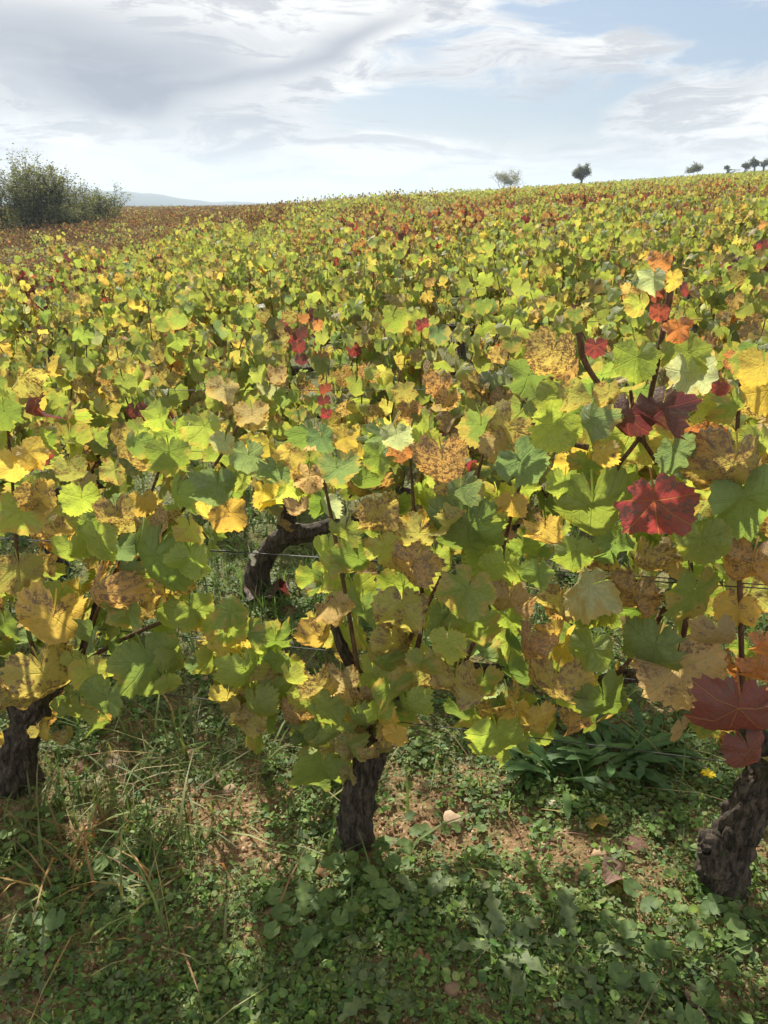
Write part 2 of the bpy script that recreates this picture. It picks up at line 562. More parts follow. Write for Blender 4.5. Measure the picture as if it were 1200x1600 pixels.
def ridge(name, az0, az1, dist, hfun, depth=260, n=90):
    rows = 9
    V = []
    for i in range(n):
        az = R(az0 + (az1 - az0) * i / (n - 1))
        h = hfun(i / (n - 1))
        for j in range(rows):
            q = j / (rows - 1)
            d = dist - depth * .5 + depth * q
            zz_ = -14 + (h + 14) * math.sin(PI * min(q, .999)) ** .8 + 1.2 * (vnoise(i * .9, j * 1.3, 1.0, 7) - .5) * (1 if 0 < j < rows - 1 else 0)
            V.append((d * math.sin(az), d * math.cos(az), float(zz_)))
    F = [(i * rows + j, (i + 1) * rows + j, (i + 1) * rows + j + 1, i * rows + j + 1) for i in range(n - 1) for j in range(rows - 1)]
    return add(name, mesh_np(name, np.array(V), np.array(F), m_hill), kind='structure')


ridge('hills', -34, -6, 2050, lambda t: float(np.interp(t, [0, .45, .59, .68, .8, .88, .95, 1], [48, 42, 35, 25, 11, 10, 6, 0])) + 1.3 * math.sin(t * 31) + .8 * math.sin(t * 77))

# ------------------------------------------------------------------ leaf shapes
def outline(n, tooth, rs):
    """polar outline of a five-lobed grape leaf, petiole junction at the origin, tip at +Y"""
    ctrl = [(0, 1.0), (25, .86), (48, .95), (76, .79), (102, .86), (138, .70), (163, .58), (180, .16)]
    lob = rs.uniform(.5, 1.4)
    asym = rs.uniform(-1, 1); torn = rs.random() < .35; tpos = rs.uniform(-130, 130)
    pts = []
    for i in range(n):
        a = -180 + 360 * (i + .5) / n
        b = abs(a)
        for (a0, r0), (a1, r1) in zip(ctrl, ctrl[1:]):
            if a0 <= b <= a1:
                q = (b - a0) / (a1 - a0); q = q * q * (3 - 2 * q)
                r = r0 + (r1 - r0) * q
                break
        r = .86 + (r - .86) * lob if b < 150 else r
        r *= (1 + tooth * (1 if i % 2 else -1) * rs.uniform(.3, 1.6) + rs.uniform(-.04, .04)) * (1 + .10 * asym * math.sin(math.radians(a) + asym * 5))
        if torn and b < 140 and abs(a - tpos) < 9: r *= .62
        pts.append((math.radians(a), r))
    return pts


def leaf_mesh(name, n, tooth, seed, bend=1.0, mat=None, petiole=True, ring=True):
    rs = random.Random(seed)
    o = outline(n, tooth, rs)
    fold = rs.uniform(-.1, .62) * bend; droop = rs.uniform(.12, .75) * bend; wave = rs.uniform(.04, .16) * bend; ph = rs.uniform(0, 6.3)
    side = rs.uniform(-.25, .25) * bend; curl = rs.uniform(-.15, .3) * bend; kf = rs.choice((3, 4, 5))
    def shape(x, y):
        r = math.hypot(x, y); t = math.atan2(x, y)
        z = abs(x) * fold - droop * r * r * .75 + wave * math.sin(kf * t + ph) * r * r * 1.5 + side * x * max(y, 0) - curl * x * x
        z += .055 * math.cos(t * 7.3 + ph) * r + .03 * math.sin(x * 9 + ph * 3) * math.cos(y * 8 + ph)
        return (x, y - .10 * droop * r * r, z)
    V = [shape(0, 0)]; U = [(0, 0)]; F = []
    if ring:
        m = n // 2
        for i in range(m):
            a = (o[2 * i][0] + o[2 * i + 1][0]) / 2; r = (o[2 * i][1] + o[2 * i + 1][1]) / 2 * .55
            V.append(shape(r * math.sin(a), r * math.cos(a))); U.append((r * math.sin(a), r * math.cos(a)))
        for a, r in o:
            V.append(shape(r * math.sin(a), r * math.cos(a))); U.append((r * math.sin(a), r * math.cos(a)))
        for i in range(m):
            j = (i + 1) % m
            if j: F.append((0, 1 + j, 1 + i))
            A, B, C = 1 + m + 2 * i, 1 + m + 2 * i + 1, 1 + m + (2 * i + 2) % n
            F.append((1 + i, B, A))
            if j:
                F.append((1 + i, 1 + j, B)); F.append((1 + j, C, B))
    else:
        for a, r in o:
            V.append(shape(r * math.sin(a), r * math.cos(a))); U.append((r * math.sin(a), r * math.cos(a)))
        for i in range(n - 1): F.append((0, 2 + i, 1 + i))
    if petiole:
        b = len(V); w = .022
        pts = [(0, .01, -.012), (.0, -.32, -.10), (.02, -.62, -.36)]
        for (x, y, z) in pts:
            V += [(x - w, y, z), (x + w, y, z)]; U += [(.012, .3), (.0, .3)]
        F += [(b, b + 1, b + 3), (b, b + 3, b + 2), (b + 2, b + 3, b + 5), (b + 2, b + 5, b + 4)]
    F = [tuple(reversed(f)) for f in F]
    return np.array(V), np.array(F), np.array(U)


def leaf_data(name, *a, **k):
    v, f, u = leaf_mesh(name, *a, **k)
    return mesh_np(name, v, f, M_LEAF, uvs=u)


HI = [leaf_data('leaf_blade', 52, .045, 100 + i, .9 + .13 * (i % 9)) for i in range(26)]
HI_CURL = [leaf_data('leaf_blade_curled', 52, .045, 200 + i, 2.2) for i in range(10)]
LO = [leaf_data('leaf_blade_small', 22, .07, 300 + i, .9 + .1 * (i % 8)) for i in range(20)]
LO_CURL = [leaf_data('leaf_blade_small_curled', 22, .07, 400 + i, 2.2) for i in range(6)]

# colours of single leaves: (rgb, rust)
PAL = {
    'green': [((.215, .295, .054), .05), ((.245, .315, .058), .15), ((.180, .255, .062), .12), ((.275, .335, .064), .25)],
    'blue': [((.170, .250, .100), .05), ((.195, .275, .120), .1)],  # bluish green-grey: sky reflection put into the leaf colour
    'lime': [((.345, .420, .070), .08), ((.295, .375, .065), .05), ((.395, .440, .090), .18)],
    'yellow': [((0.570, 0.433, 0.084), .15), ((0.612, 0.444, 0.095), .3), ((0.583, 0.486, 0.109), .35)],
    'gold': [((0.605, 0.400, 0.092), .5), ((0.605, 0.432, 0.108), .62)],
    'mottle': [((0.389, 0.352, 0.097), .66), ((0.461, 0.389, 0.109), .76), ((0.328, 0.328, 0.091), .6), ((0.444, 0.348, 0.106), .82)],
    'rust': [((0.552, 0.348, 0.120), .92), ((0.480, 0.288, 0.108), 1.0), ((0.576, 0.384, 0.132), .84)],
    'tan': [((0.504, 0.348, 0.180), .6), ((0.528, 0.360, 0.204), .72), ((0.432, 0.324, 0.168), .5)],
    'red': [((.285, .042, .048), .5), ((.24, .036, .046), .55), ((.34, .070, .050), .45)],
    'dark': [((.125, .026, .042), .6), ((.105, .024, .042), .65), ((.15, .026, .038), .55)],
    'crimson': [((.28, .036, .050), .50), ((.25, .034, .052), .52)],
    'orange': [((0.582, 0.246, 0.090), .5), ((0.538, 0.213, 0.078), .6)],
    'pale': [((0.399, 0.434, 0.235), .1), ((0.457, 0.481, 0.293), .1)],
    'brown': [((0.112, 0.063, 0.033), .4), ((0.139, 0.083, 0.043), .5), ((0.086, 0.050, 0.030), .4), ((0.158, 0.106, 0.050), .5)],
}
MIX_NEAR = [('green', 40), ('blue', 8), ('lime', 23), ('yellow', 6), ('gold', 3), ('mottle', 15), ('rust', 4), ('tan', 3), ('red', .6), ('pale', 2)]
MIX_MID = [('green', 40), ('blue', 11), ('lime', 26), ('yellow', 1.6), ('gold', .9), ('mottle', 12), ('rust', 3), ('tan', 3), ('orange', .6), ('red', .5), ('pale', 2), ('brown', 2)]
MIX_YELLOW = [('green', 24), ('lime', 30), ('yellow', 13), ('gold', 7), ('mottle', 17), ('tan', 4), ('rust', 4)]
MIX_RED = [('red', 22), ('dark', 24), ('orange', 10), ('rust', 14), ('mottle', 16), ('lime', 6), ('brown', 10)]
MIX_BROWN = [('rust', 20), ('mottle', 30), ('tan', 12), ('green', 18), ('lime', 10), ('orange', 3), ('dark', 4), ('brown', 8)]
MIX_DULL = [('brown', 60), ('mottle', 12), ('rust', 10), ('dark', 14), ('orange', 5), ('green', 7), ('lime', 2)]


def pick(rs, mixl):
    tot = sum(w for _, w in mixl); q = rs.uniform(0, tot)
    for k, w in mixl:
        q -= w
        if q <= 0: return k
    return mixl[-1][0]


def colour(rs, kind, soft=0.0, mean=(.28, .28, .09)):
    (r, g_, b), a = rs.choice(PAL[kind])
    r += (mean[0] - r) * soft; g_ += (mean[1] - g_) * soft; b += (mean[2] - b) * soft
    f = rs.uniform(.84, 1.18); h = rs.uniform(.93, 1.07)
    return (min(r * f * h, .9), min(g_ * f, .9), min(b * f, .9), min(1, max(0, a + rs.uniform(-.12, .12))))


# ------------------------------------------------------------------ rows
TH = R(-15.6)
E1 = Vector((math.cos(TH), math.sin(TH), 0))          # along a row, towards the right and the viewer
E2 = Vector((math.sin(-TH), math.cos(TH), 0))         # across the rows, away from the viewer
ROW0, PITCH_ROW = 1.52, 1.25


def row_point(s, i):
    return E1 * s + E2 * (ROW0 + PITCH_ROW * i)


def hit_row(px, py, off=0.0, i=0):
    """point of the view ray on the upright plane of a row, off metres nearer the viewer"""
    d = pix_dir(px, py)
    t = (ROW0 + PITCH_ROW * i - off) / d.dot(E2)
    return Vector((0, 0, CAM_H)) + d * t, t


def put_leaf(vine, base, me, pos, T, N, size, col):
    T = T.normalized()
    N = (N - T * N.dot(T)).normalized()
    X = T.cross(N)
    o = bpy.data.objects.new('leaf', me)
    COL.objects.link(o)
    o.parent = vine
    p = pos - base
    s = size
    o.matrix_basis = Matrix(((X.x * s, T.x * s, N.x * s, p.x), (X.y * s, T.y * s, N.y * s, p.y), (X.z * s, T.z * s, N.z * s, p.z), (0, 0, 0, 1)))
    o.color = col
    return o


RED_SPOTS = []          # (centre, radius, mix): places where the photo shows red or brown vines
for px, py, h, rad, mx in ((467, 560, .85, .17, MIX_RED), (505, 640, .6, .14, MIX_RED), (240, 665, .62, .17, [('dark', 3), ('rust', 1), ('mottle', 1)]), (95, 425, 1.0, .55, MIX_RED),
                           (20, 420, 1.0, .5, MIX_RED), (572, 375, 1.0, .8, MIX_RED), (265, 392, 1.0, .35, [('orange', 3), ('gold', 2), ('red', 1)]), (660, 335, 1.0, 2.2, MIX_RED), (610, 345, 1.0, 1.8, MIX_RED),
                           (880, 322, 1.0, 2.0, MIX_RED), (940, 318, 1.0, 1.4, MIX_RED), (760, 350, 1.0, 1.2, MIX_RED), (1120, 330, 1.0, 1.3, MIX_RED), (1190, 400, 1.05, .55, MIX_RED), (1050, 305, 1.0, 1.2, MIX_RED),
                           (700, 620, .75, .25, [('rust', 2), ('mottle', 3), ('dark', 1)]), (790, 625, .72, .22, [('rust', 2), ('mottle', 3), ('dark', 1)]), (1040, 400, 1.15, .12, [('orange', 2), ('red', 2)]),
                           (480, 390, 1.0, .25, [('rust', 3), ('mottle', 2)]), (1150, 560, .75, .3, [('rust', 2), ('orange', 2), ('mottle', 3)]), (240, 640, .8, .2, MIX_YELLOW), (340, 480, .95, .45, MIX_YELLOW), (20, 590, .95, .3, MIX_YELLOW)):
    c_, _ = hit_ground(px, py, h)
    RED_SPOTS.append((c_, rad, mx))


for px, dist, rad in ((630, 21, 1.5), (665, 25, 1.6), (600, 24, 1.4), (575, 11, .7), (572, 9.2, .5), (880, 24, 1.7), (930, 27, 1.5), (1050, 33, 1.4), (760, 17, 1.1), (95, 9.3, .55), (20, 8.6, .5), (1120, 20, 1.2), (820, 32, 1.2), (1160, 27, 1.0), (700, 38, 1.4), (985, 22, 1.2), (265, 11, .5)):
    d_ = pix_dir(px, 330); c_ = Vector((d_.x, d_.y, 0)).normalized() * dist
    c_.z = float(base_z(c_.x, c_.y)) + 1.0
    RED_SPOTS.append((c_, rad, MIX_RED))


def local_mix(p, default, rs):
    for c_, rad, mx in RED_SPOTS:
        if abs(p.x - c_.x) < rad and abs(p.y - c_.y) < rad * 1.5 and abs(p.z - c_.z) < max(rad, .22) + (.4 if rad > .45 else 0):
            d = math.hypot(p.x - c_.x, (p.y - c_.y) / 1.5)
            if d < rad * rs.uniform(.75, 1.1): return mx
    return default


def vine_wood(rs, base, hi, lean=0.0):
    """trunk with two low arms, and the season's shoots as paths relative to the base"""
    h = rs.uniform(.36, .48)
    p0 = Vector((0, 0, -.06)); top = E1 * (lean + rs.uniform(-.08, .08)) + E2 * rs.uniform(-.05, .05) + Vector((0, 0, h))
    midp = top * .5 + E1 * rs.uniform(-.07, .07) + E2 * rs.uniform(-.05, .05)
    ns, nr = (16, 18) if hi else (7, 7)
    j = Join()
    pa = smooth_path([p0, midp, top], nr)
    rad = [(.050 - .016 * k / (nr - 1)) * rs.uniform(.9, 1.12) for k in range(nr)]
    rad[0] *= 1.25
    j.add(*tube(pa, rad, ns, .35, rs.uniform(0, 50), 5 if hi else 0))
    arms = []
    for sg in (-1, 1):
        e = top + E1 * sg * rs.uniform(.30, .48) + Vector((0, 0, rs.uniform(.0, .10))) + E2 * rs.uniform(-.04, .04)
        pa = smooth_path([top - Vector((0, 0, .05)), (top + e) * .5 + Vector((0, 0, rs.uniform(-.02, .06))), e], max(5, nr // 2))
        j.add(*tube(pa, np.linspace(.036, .016, len(pa)), max(5, ns // 2), .3, rs.uniform(0, 50)))
        arms.append((top, e))
    shoots = []
    for k in range(rs.randint(6, 8)):
        t_, e = arms[k % 2]
        q = rs.uniform(.1, 1.0)
        a = t_.lerp(e, q)
        tip = Vector((a.x, a.y, rs.uniform(.95, 1.18) if rs.random() < .8 else rs.uniform(1.15, 1.36))) + E1 * rs.uniform(-.26, .26) + E2 * rs.uniform(-.15, .15)
        mid = a.lerp(tip, .5) + E1 * rs.uniform(-.08, .08) + E2 * rs.uniform(-.08, .08)
        shoots.append(smooth_path([a, mid, tip], 7))
    return j, shoots


def shoot_mesh(paths, ns=5, r0=.0052):
    j = Join()
    for p in paths:
        j.add(*tube(p, np.linspace(r0, r0 * .4, len(p)), ns, .1, 1.0))
    return j.mesh('cane', M_CANE)


def leaf_spots(rs, shoots, n, hlo=.46, rmax=.23):
    """(pos, T, N, size) round the shoots, relative to the vine's base"""
    out = []
    while len(out) < n:
        si = rs.randrange(len(shoots)); p = shoots[si]
        k = rs.random() ** .8 * (len(p) - 1.001); i = int(k)
        a = p[i].lerp(p[i + 1], k - i)
        sg = -1 if rs.random() < .6 else 1
        r_ = rs.uniform(.03, rmax)
        w = rs.uniform(-1.4, 1.4)
        od = E2 * sg * math.cos(w) + E1 * math.sin(w)
        pos = a + od * r_ + Vector((0, 0, rs.uniform(-.07, .04)))
        if pos.z < hlo - rs.uniform(0, .1): continue
        tipf = (pos.z - .75) / .5
        N = od * rs.uniform(.5, 1.1) + Vector((rs.uniform(-.35, .35), rs.uniform(-.35, .35), rs.uniform(-.05, .55) + max(0, tipf) * .2))
        T = Vector((0, 0, -1)) * rs.uniform(.5, 1.1) + od * rs.uniform(-.1, .38) + E1 * rs.uniform(-.45, .45)
        if rs.random() < .12: T = Vector((rs.uniform(-1, 1), rs.uniform(-1, 1), rs.uniform(-.6, .5)))
        size = rs.uniform(.044, .074) * (1 - .25 * max(0, tipf))
        out.append((pos, T, N, size, si))
    return out


# ---- first row: three vines stand where the photo shows them, two more just outside the frame
def poly_in(poly, x, y):
    c = False; n = len(poly); j = n - 1
    for i in range(n):
        xi, yi = poly[i]; xj, yj = poly[j]
        if (yi > y) != (yj > y) and x < (xj - xi) * (y - yi) / (yj - yi) + xi: c = not c
        j = i
    return c


FRONT_LABEL = {
    0: 'front row vine at the left edge with green and speckled yellow leaves',
    1: 'front row vine in the middle, its dark trunk half hidden by hanging green leaves',
    2: 'front row vine at the right edge with large dark red leaves and tall shoots',
}
front = []
ground_px = [(30, 1215), (560, 1310), (1140, 1382)]
for k, (px, py) in enumerate(ground_px):
    b, _ = hit_ground(px, py)
    v = empty('grape_vine', b)
    tag(v, FRONT_LABEL[k], 'vine', 'grape vines')
    front.append((v, b))

# trunks of the first row, as sets of points on the row plane in the photo
def wood_from_pixels(v, b, specs, seed):
    j = Join()
    for pts, rad, off in specs:
        P = [hit_row(px, py, off)[0] - b for px, py in pts]
        if pts[0][1] > 1180: P[0].z -= .05
        n = max(10, int(len(pts) * 13))
        pa = smooth_path(P, n)
        rr = np.interp(np.linspace(0, 1, n), np.linspace(0, 1, len(rad)), rad)
        j.add(*tube(pa, np.array(rr) * .76, 44, .34, seed, 9))
        seed += 3.7
    return add('trunk', j.mesh('trunk', M_BARK), v)


wood_from_pixels(*front[0], [([(25, 1222), (28, 1180), (45, 1130), (60, 1080), (90, 1030)], [.075, .066, .056, .042, .028], 0), ([(50, 1110), (110, 1050), (140, 985), (150, 940)], [.028, .020, .014, .009], -.03),
                             ([(40, 1120), (0, 1070), (-60, 1040)], [.04, .03, .02], 0)], 1.0)
wood_from_pixels(*front[1], [([(556, 1318), (556, 1270), (568, 1210), (588, 1150), (600, 1100), (618, 1075)], [.066, .056, .047, .042, .034, .024], 0), ([(610, 1085), (660, 1062), (720, 1050), (780, 1045)], [.032, .028, .022, .014], .0),
                             ([(596, 1120), (560, 1060), (530, 1000), (515, 950)], [.03, .02, .014, .01], 0)], 11.0)
wood_from_pixels(*front[2], [([(1132, 1382), (1136, 1340), (1158, 1285), (1186, 1238), (1228, 1200), (1258, 1155)], [.082, .066, .056, .058, .050, .042], -.05), ([(1130, 1330), (1112, 1318), (1100, 1322)], [.045, .04, .025], -.02),
                             ([(1215, 1185), (1140, 1100), (1040, 1060), (960, 1060), (900, 1085)], [.036, .028, .022, .018, .012], -.03), ([(1230, 1150), (1290, 1100), (1360, 1070)], [.036, .03, .02], 0)], 21.0)
CANES = {
    0: [[(140, 1000), (125, 1040), (150, 960), (200, 850), (240, 760), (265, 680)], [(60, 1060), (30, 900), (20, 760), (10, 640)], [(110, 1050), (190, 1000), (300, 960), (380, 990), (430, 1060)], [(150, 940), (250, 840), (340, 720), (385, 640)], [(200, 830), (232, 815), (215, 775)]],
    1: [[(610, 1090), (640, 1000), (690, 900), (735, 780), (760, 690)], [(560, 1050), (540, 930), (520, 820), (500, 720)], [(640, 1065), (660, 960), (650, 840), (640, 700)], [(720, 1050), (765, 940), (800, 800), (840, 670)], [(590, 1130), (540, 1150), (510, 1190)]],
    2: [[(905, 520), (912, 560), (935, 600), (965, 640), (1005, 690), (1042, 755), (1062, 830)], [(1050, 440), (1035, 520), (1022, 590), (1000, 680), (960, 740), (930, 850), (908, 900)], [(1045, 470), (1028, 560)], [(1040, 950), (1000, 1010), (960, 1055), (905, 1090)], [(1160, 1080), (1155, 900), (1150, 720), (1160, 560)],
        [(1060, 1040), (1080, 900), (1062, 830)], [(1005, 690), (990, 640), (985, 610)], [(920, 700), (870, 690), (830, 705)]],
}
for k, paths in CANES.items():
    v, b = front[k]
    for n_, pts in enumerate(paths):
        P = [hit_row(px, py, .07 if k == 2 else .03)[0] - b for px, py in pts]
        pa = smooth_path(P, 22)
        add('cane', (lambda jj: (jj.add(*tube(pa, np.linspace(.0062, .003, 22), 8, .25, n_ + k * 5.0)), jj.mesh('cane', M_CANE))[1])(Join()), v)

# single leaves of the first row: centre, width, lean of the tip (degrees, + to the right), colour
HERO = """
980 660 62 -8 dark 1.5;1036 650 80 4 dark 1.4;1024 796 108 12 crimson 1.1;993 568 66 -10 lime;1075 596 84 8 pale;1072 560 70 0 green;920 665 66 5 blue 1.5;862 672 76 -40 lime;820 728 74 30 blue;940 712 40 0 yellow 1.5;925 808 122 0 green;
692 728 76 10 rust 1.2;732 832 112 -5 green;850 832 54 0 gold 2;1056 712 66 20 blue;1105 692 60 10 orange;1140 742 116 -20 mottle;1162 792 118 10 green;1172 892 92 -5 rust 1.1;1098 852 76 10 green;1082 936 88 0 green 1.3;
986 936 76 -10 rust;990 1002 60 10 tan;912 922 84 -60 pale .7;1064 1060 122 8 tan 1.05;1020 1020 90 -20 green;1150 1122 116 -6 crimson 1.05;1174 1180 66 20 crimson;1066 1142 38 0 tan 1.4;865 1086 100 -4 mottle 1.2;943 1102 80 15 green;822 1012 64 -10 rust;
868 996 44 0 gold;920 1022 66 -10 green;780 1156 84 15 lime;845 1126 44 0 yellow;805 1114 36 0 yellow;752 1072 64 -10 green;712 1076 80 0 mottle;735 986 88 10 green;726 930 84 -20 green;795 946 70 0 tan;645 886 74 -30 rust .8;630 956 80 0 mottle;
790 892 64 0 lime 1.2;870 946 60 -10 mottle;1190 1010 40 0 orange 1.5;1186 1050 50 20 orange;510 952 64 -30 tan;573 966 76 10 green;495 1004 54 -30 gold;530 1070 54 -8 tan 1.4;566 1096 44 10 rust 1.3;582 1060 54 10 lime;510 1112 60 -15 green;
515 1150 64 0 green;498 1206 80 -10 green;522 1156 66 10 green;547 1210 32 0 mottle;566 1186 28 10 mottle;560 1126 44 10 green;695 822 50 0 mottle 1.6;750 824 66 8 green 1.2;590 806 62 0 mottle;540 836 54 0 green;650 840 60 -20 mottle;
513 886 40 -40 lime;560 882 64 0 green;605 862 58 20 lime;528 740 62 10 blue;482 752 48 0 tan;412 776 44 0 yellow 1.4;430 740 48 0 blue;448 712 42 -30 gold;626 706 40 0 orange .8;570 756 50 -10 green;620 686 46 0 pale;505 690 46 20 blue;538 690 38 0 yellow;
660 700 50 0 lime;780 700 56 20 tan;720 770 60 0 blue;590 720 50 -20 lime;760 880 60 0 lime;265 716 62 -5 green 1.2;322 674 54 10 lime 1.4;276 782 66 -5 green 1.3;340 766 66 5 blue 1.2;392 720 66 20 blue;352 696 38 0 pale;370 748 44 0 lime;
362 808 56 25 gold 1.1;350 612 48 -10 tan;394 655 46 8 tan 1.3;8 650 50 0 green;50 712 50 40 yellow;25 732 56 0 yellow;60 776 56 20 gold;32 806 76 10 lime;110 864 50 0 lime;183 808 50 0 mottle 1.5;225 790 42 0 gold;128 786 56 -10 lime;235 882 118 -20 green .8;
155 850 70 10 green;150 940 92 -10 rust 1.0;80 976 92 -20 gold;70 1066 96 5 mottle 1.1;236 1046 100 10 green;264 1018 66 70 lime .6;125 1116 52 0 lime;166 1096 66 -20 green;256 956 72 -10 green;306 960 60 10 green 1.2;356 986 66 10 green;366 960 56 60 lime .6;
420 1012 46 20 lime;385 1056 66 0 green;400 1106 56 0 green;456 1120 50 10 rust;455 1062 40 20 lime;18 1100 60 0 mottle;198 960 56 0 green;138 1056 54 0 lime;300 880 60 0 green;30 900 70 0 mottle;10 980 60 0 green;210 700 46 0 green;180 740 44 0 mottle;
110 740 44 0 mottle;300 830 54 10 lime;420 700 40 0 yellow;470 800 34 0 tan;680 880 60 0 lime;700 1010 60 0 lime;660 1040 56 0 green;610 1010 56 0 mottle;690 970 60 0 green;900 870 60 0 lime;960 860 64 0 green;1010 880 56 0 mottle;1120 1000 60 0 tan;
1150 960 60 0 gold;1190 700 60 0 lime;1195 620 70 -20 yellow;1150 640 60 20 lime;1190 580 60 0 yellow;860 560 74 -15 mottle 1.2;890 620 52 10 mottle;930 545 32 0 red;950 620 44 0 mottle;1030 490 28 0 red;1035 412 30 0 orange 1.5;1050 440 34 0 yellow;1020 440 40 -10 pale;
1000 480 40 0 lime;1060 520 40 10 orange .7;1095 640 50 0 lime;880 760 50 0 lime;800 790 44 0 gold;1125 608 24 0 red;840 900 50 0 green;1110 1060 50 0 mottle;1080 860 50 0 lime;700 760 50 0 mottle;455 730 40 0 gold;380 660 40 0 pale; 250 660 40 0 lime;610 1085 70 10 green;640 1110 60 15 lime;580 1130 60 -5 mottle;655 1065 64 0 mottle;600 1040 60 5 green;545 1170 60 5 green;590 1110 44 0 lime;620 1150 38 10 yellow;500 1080 60 0 mottle;470 1090 40 -10 lime;430 1085 50 0 green
"""
rs = random.Random(5)
TARGET_VINE = lambda px: 0 if px < 440 else (1 if px < 800 else 2)


def hero_leaf(px, py, w, lean, kind, aspect=1.0, off=None, jitter=.22):
    k = TARGET_VINE(px)
    v, b = front[k]
    off = (rs.uniform(.07, .20) if kind != 'crimson' else .24) if off is None else off
    pos, t = hit_row(px, py, off)
    size = w / FPX * t / 1.48
    d = pix_dir(px, py).normalized()
    lean = R(lean + rs.uniform(-8, 8))
    jx, jz = (.22, .2) if w > 100 else (.7, .5)
    N = Vector((-d.x * .5 + rs.uniform(-jx, jx), -.85, .42 + rs.uniform(-jz, jz)))
    if aspect > 1.25: N.x += rs.choice((-1, 1)) * .75
    elif aspect < .85: N.z += .8
    T = Vector((math.sin(lean), rs.uniform(-.25, .05), -math.cos(lean)))
    pos = pos - T * size * .22
    me = rs.choice(HI_CURL if rs.random() < (.6 if kind in ('rust', 'tan', 'gold', 'mottle') else .16) else HI)
    put_leaf(v, b, me, pos, T, N, size * (1.08 if aspect > 1.2 else 1.0), colour(rs, kind))


for rec in HERO.replace('\n', '').split(';'):
    p_ = rec.split()
    hero_leaf(float(p_[0]), float(p_[1]), float(p_[2]), float(p_[3]), p_[4], float(p_[5]) if len(p_) > 5 else 1.0)

POLY = {
    0: [(0, 600), (60, 570), (170, 690), (250, 650), (330, 590), (420, 650), (440, 780), (390, 810), (335, 860), (330, 930), (380, 950), (435, 990), (470, 1060), (460, 1140), (375, 1135), (330, 1030), (290, 1090), (180, 1140), (0, 1135), (-160, 1120), (-160, 620)],
    1: [(430, 680), (560, 660), (690, 670), (860, 650), (800, 700), (800, 1165), (760, 1125), (650, 1095), (600, 1130), (575, 1195), (500, 1220), (475, 1150), (480, 930), (525, 800), (430, 765)],
    2: [(830, 570), (900, 550), (1000, 560), (1110, 540), (1200, 550), (1330, 560), (1330, 1200), (1200, 1140), (1130, 1160), (1060, 1130), (960, 1100), (860, 1110), (790, 1080), (790, 750)],
}
FILLMIX = {0: MIX_NEAR, 1: MIX_NEAR, 2: MIX_NEAR}
for k, n_ in ((0, 140), (1, 125), (2, 140)):
    v, b = front[k]
    poly = POLY[k]
    xs = [p[0] for p in poly]; ys = [p[1] for p in poly]
    c = 0
    while c < n_:
        px, py = rs.uniform(min(xs), max(xs)), rs.uniform(min(ys), max(ys))
        if not poly_in(poly, px, py): continue
        off = rs.uniform(-.26, .06)
        pos, t = hit_row(px, py, off)
        kind = pick(rs, MIX_YELLOW if px < 120 and py > 880 else FILLMIX[k])
        if px > 1120 and py > 960 and rs.random() < .5: kind = rs.choice(('red', 'orange', 'tan', 'dark'))
        N = Vector((rs.uniform(-.8, .8), rs.uniform(-1, .3), rs.uniform(-.1, .7)))
        T = Vector((rs.uniform(-.6, .6), rs.uniform(-.35, .3), -1))
        put_leaf(v, b, rs.choice(HI if rs.random() < .75 else HI_CURL), pos, T, N, rs.uniform(.036, .070), colour(rs, kind))
        c += 1

for k, n_, poly in ((0, 44, [(290, 920), (380, 945), (475, 1050), (465, 1145), (375, 1140), (330, 1040)]), (1, 34, [(465, 1070), (640, 1060), (610, 1150), (570, 1195), (500, 1230), (465, 1170)]),
                    (0, 48, [(-60, 960), (200, 980), (290, 1060), (180, 1150), (90, 1160), (-60, 1150)]), (0, 30, [(80, 800), (260, 780), (320, 900), (300, 960), (120, 960)]), (2, 24, [(760, 1060), (960, 1080), (880, 1150), (800, 1190), (760, 1140)]), (2, 20, [(1100, 1080), (1260, 1080), (1260, 1200), (1180, 1200), (1120, 1170)])):
    v, b = front[k]
    c = 0
    while c < n_:
        px, py = rs.uniform(-60, 1270), rs.uniform(770, 1240)
        if not poly_in(poly, px, py): continue
        pos, t = hit_row(px, py, rs.uniform(-.12, .14) if px < 1060 else rs.uniform(-.16, .02))
        kind = pick(rs, [('red', 4), ('orange', 4), ('tan', 3), ('crimson', 3), ('mottle', 3)] if px > 1100 else MIX_NEAR)
        put_leaf(v, b, rs.choice(HI if rs.random() < .7 else HI_CURL), pos, Vector((rs.uniform(-.6, .6), rs.uniform(-.35, .2), -1)), Vector((rs.uniform(-.8, .8), rs.uniform(-1, -.1), rs.uniform(-.1, .6))), rs.uniform(.032, .056), colour(rs, kind))
        c += 1

# ---- parcel outline and vine grid
def parcel_edge(x):
    return float(np.interp(x, [-9, -5.6, -4.9, -4.2, -.7, 1.8, 4, 7, 10], [9.0, 9.6, 12, 19, 21.5, 24.5, 30, 45, 70]))


def in_frame(p, margin=0.0):
    """is a point (at vine height) inside the view, with a margin in metres"""
    q = p - Vector((0, 0, CAM_H))
    dep = q.y * math.cos(PITCH) - q.z * math.sin(PITCH)
    if dep < .2: return False
    return abs(q.x) < dep * 600 / FPX + margin


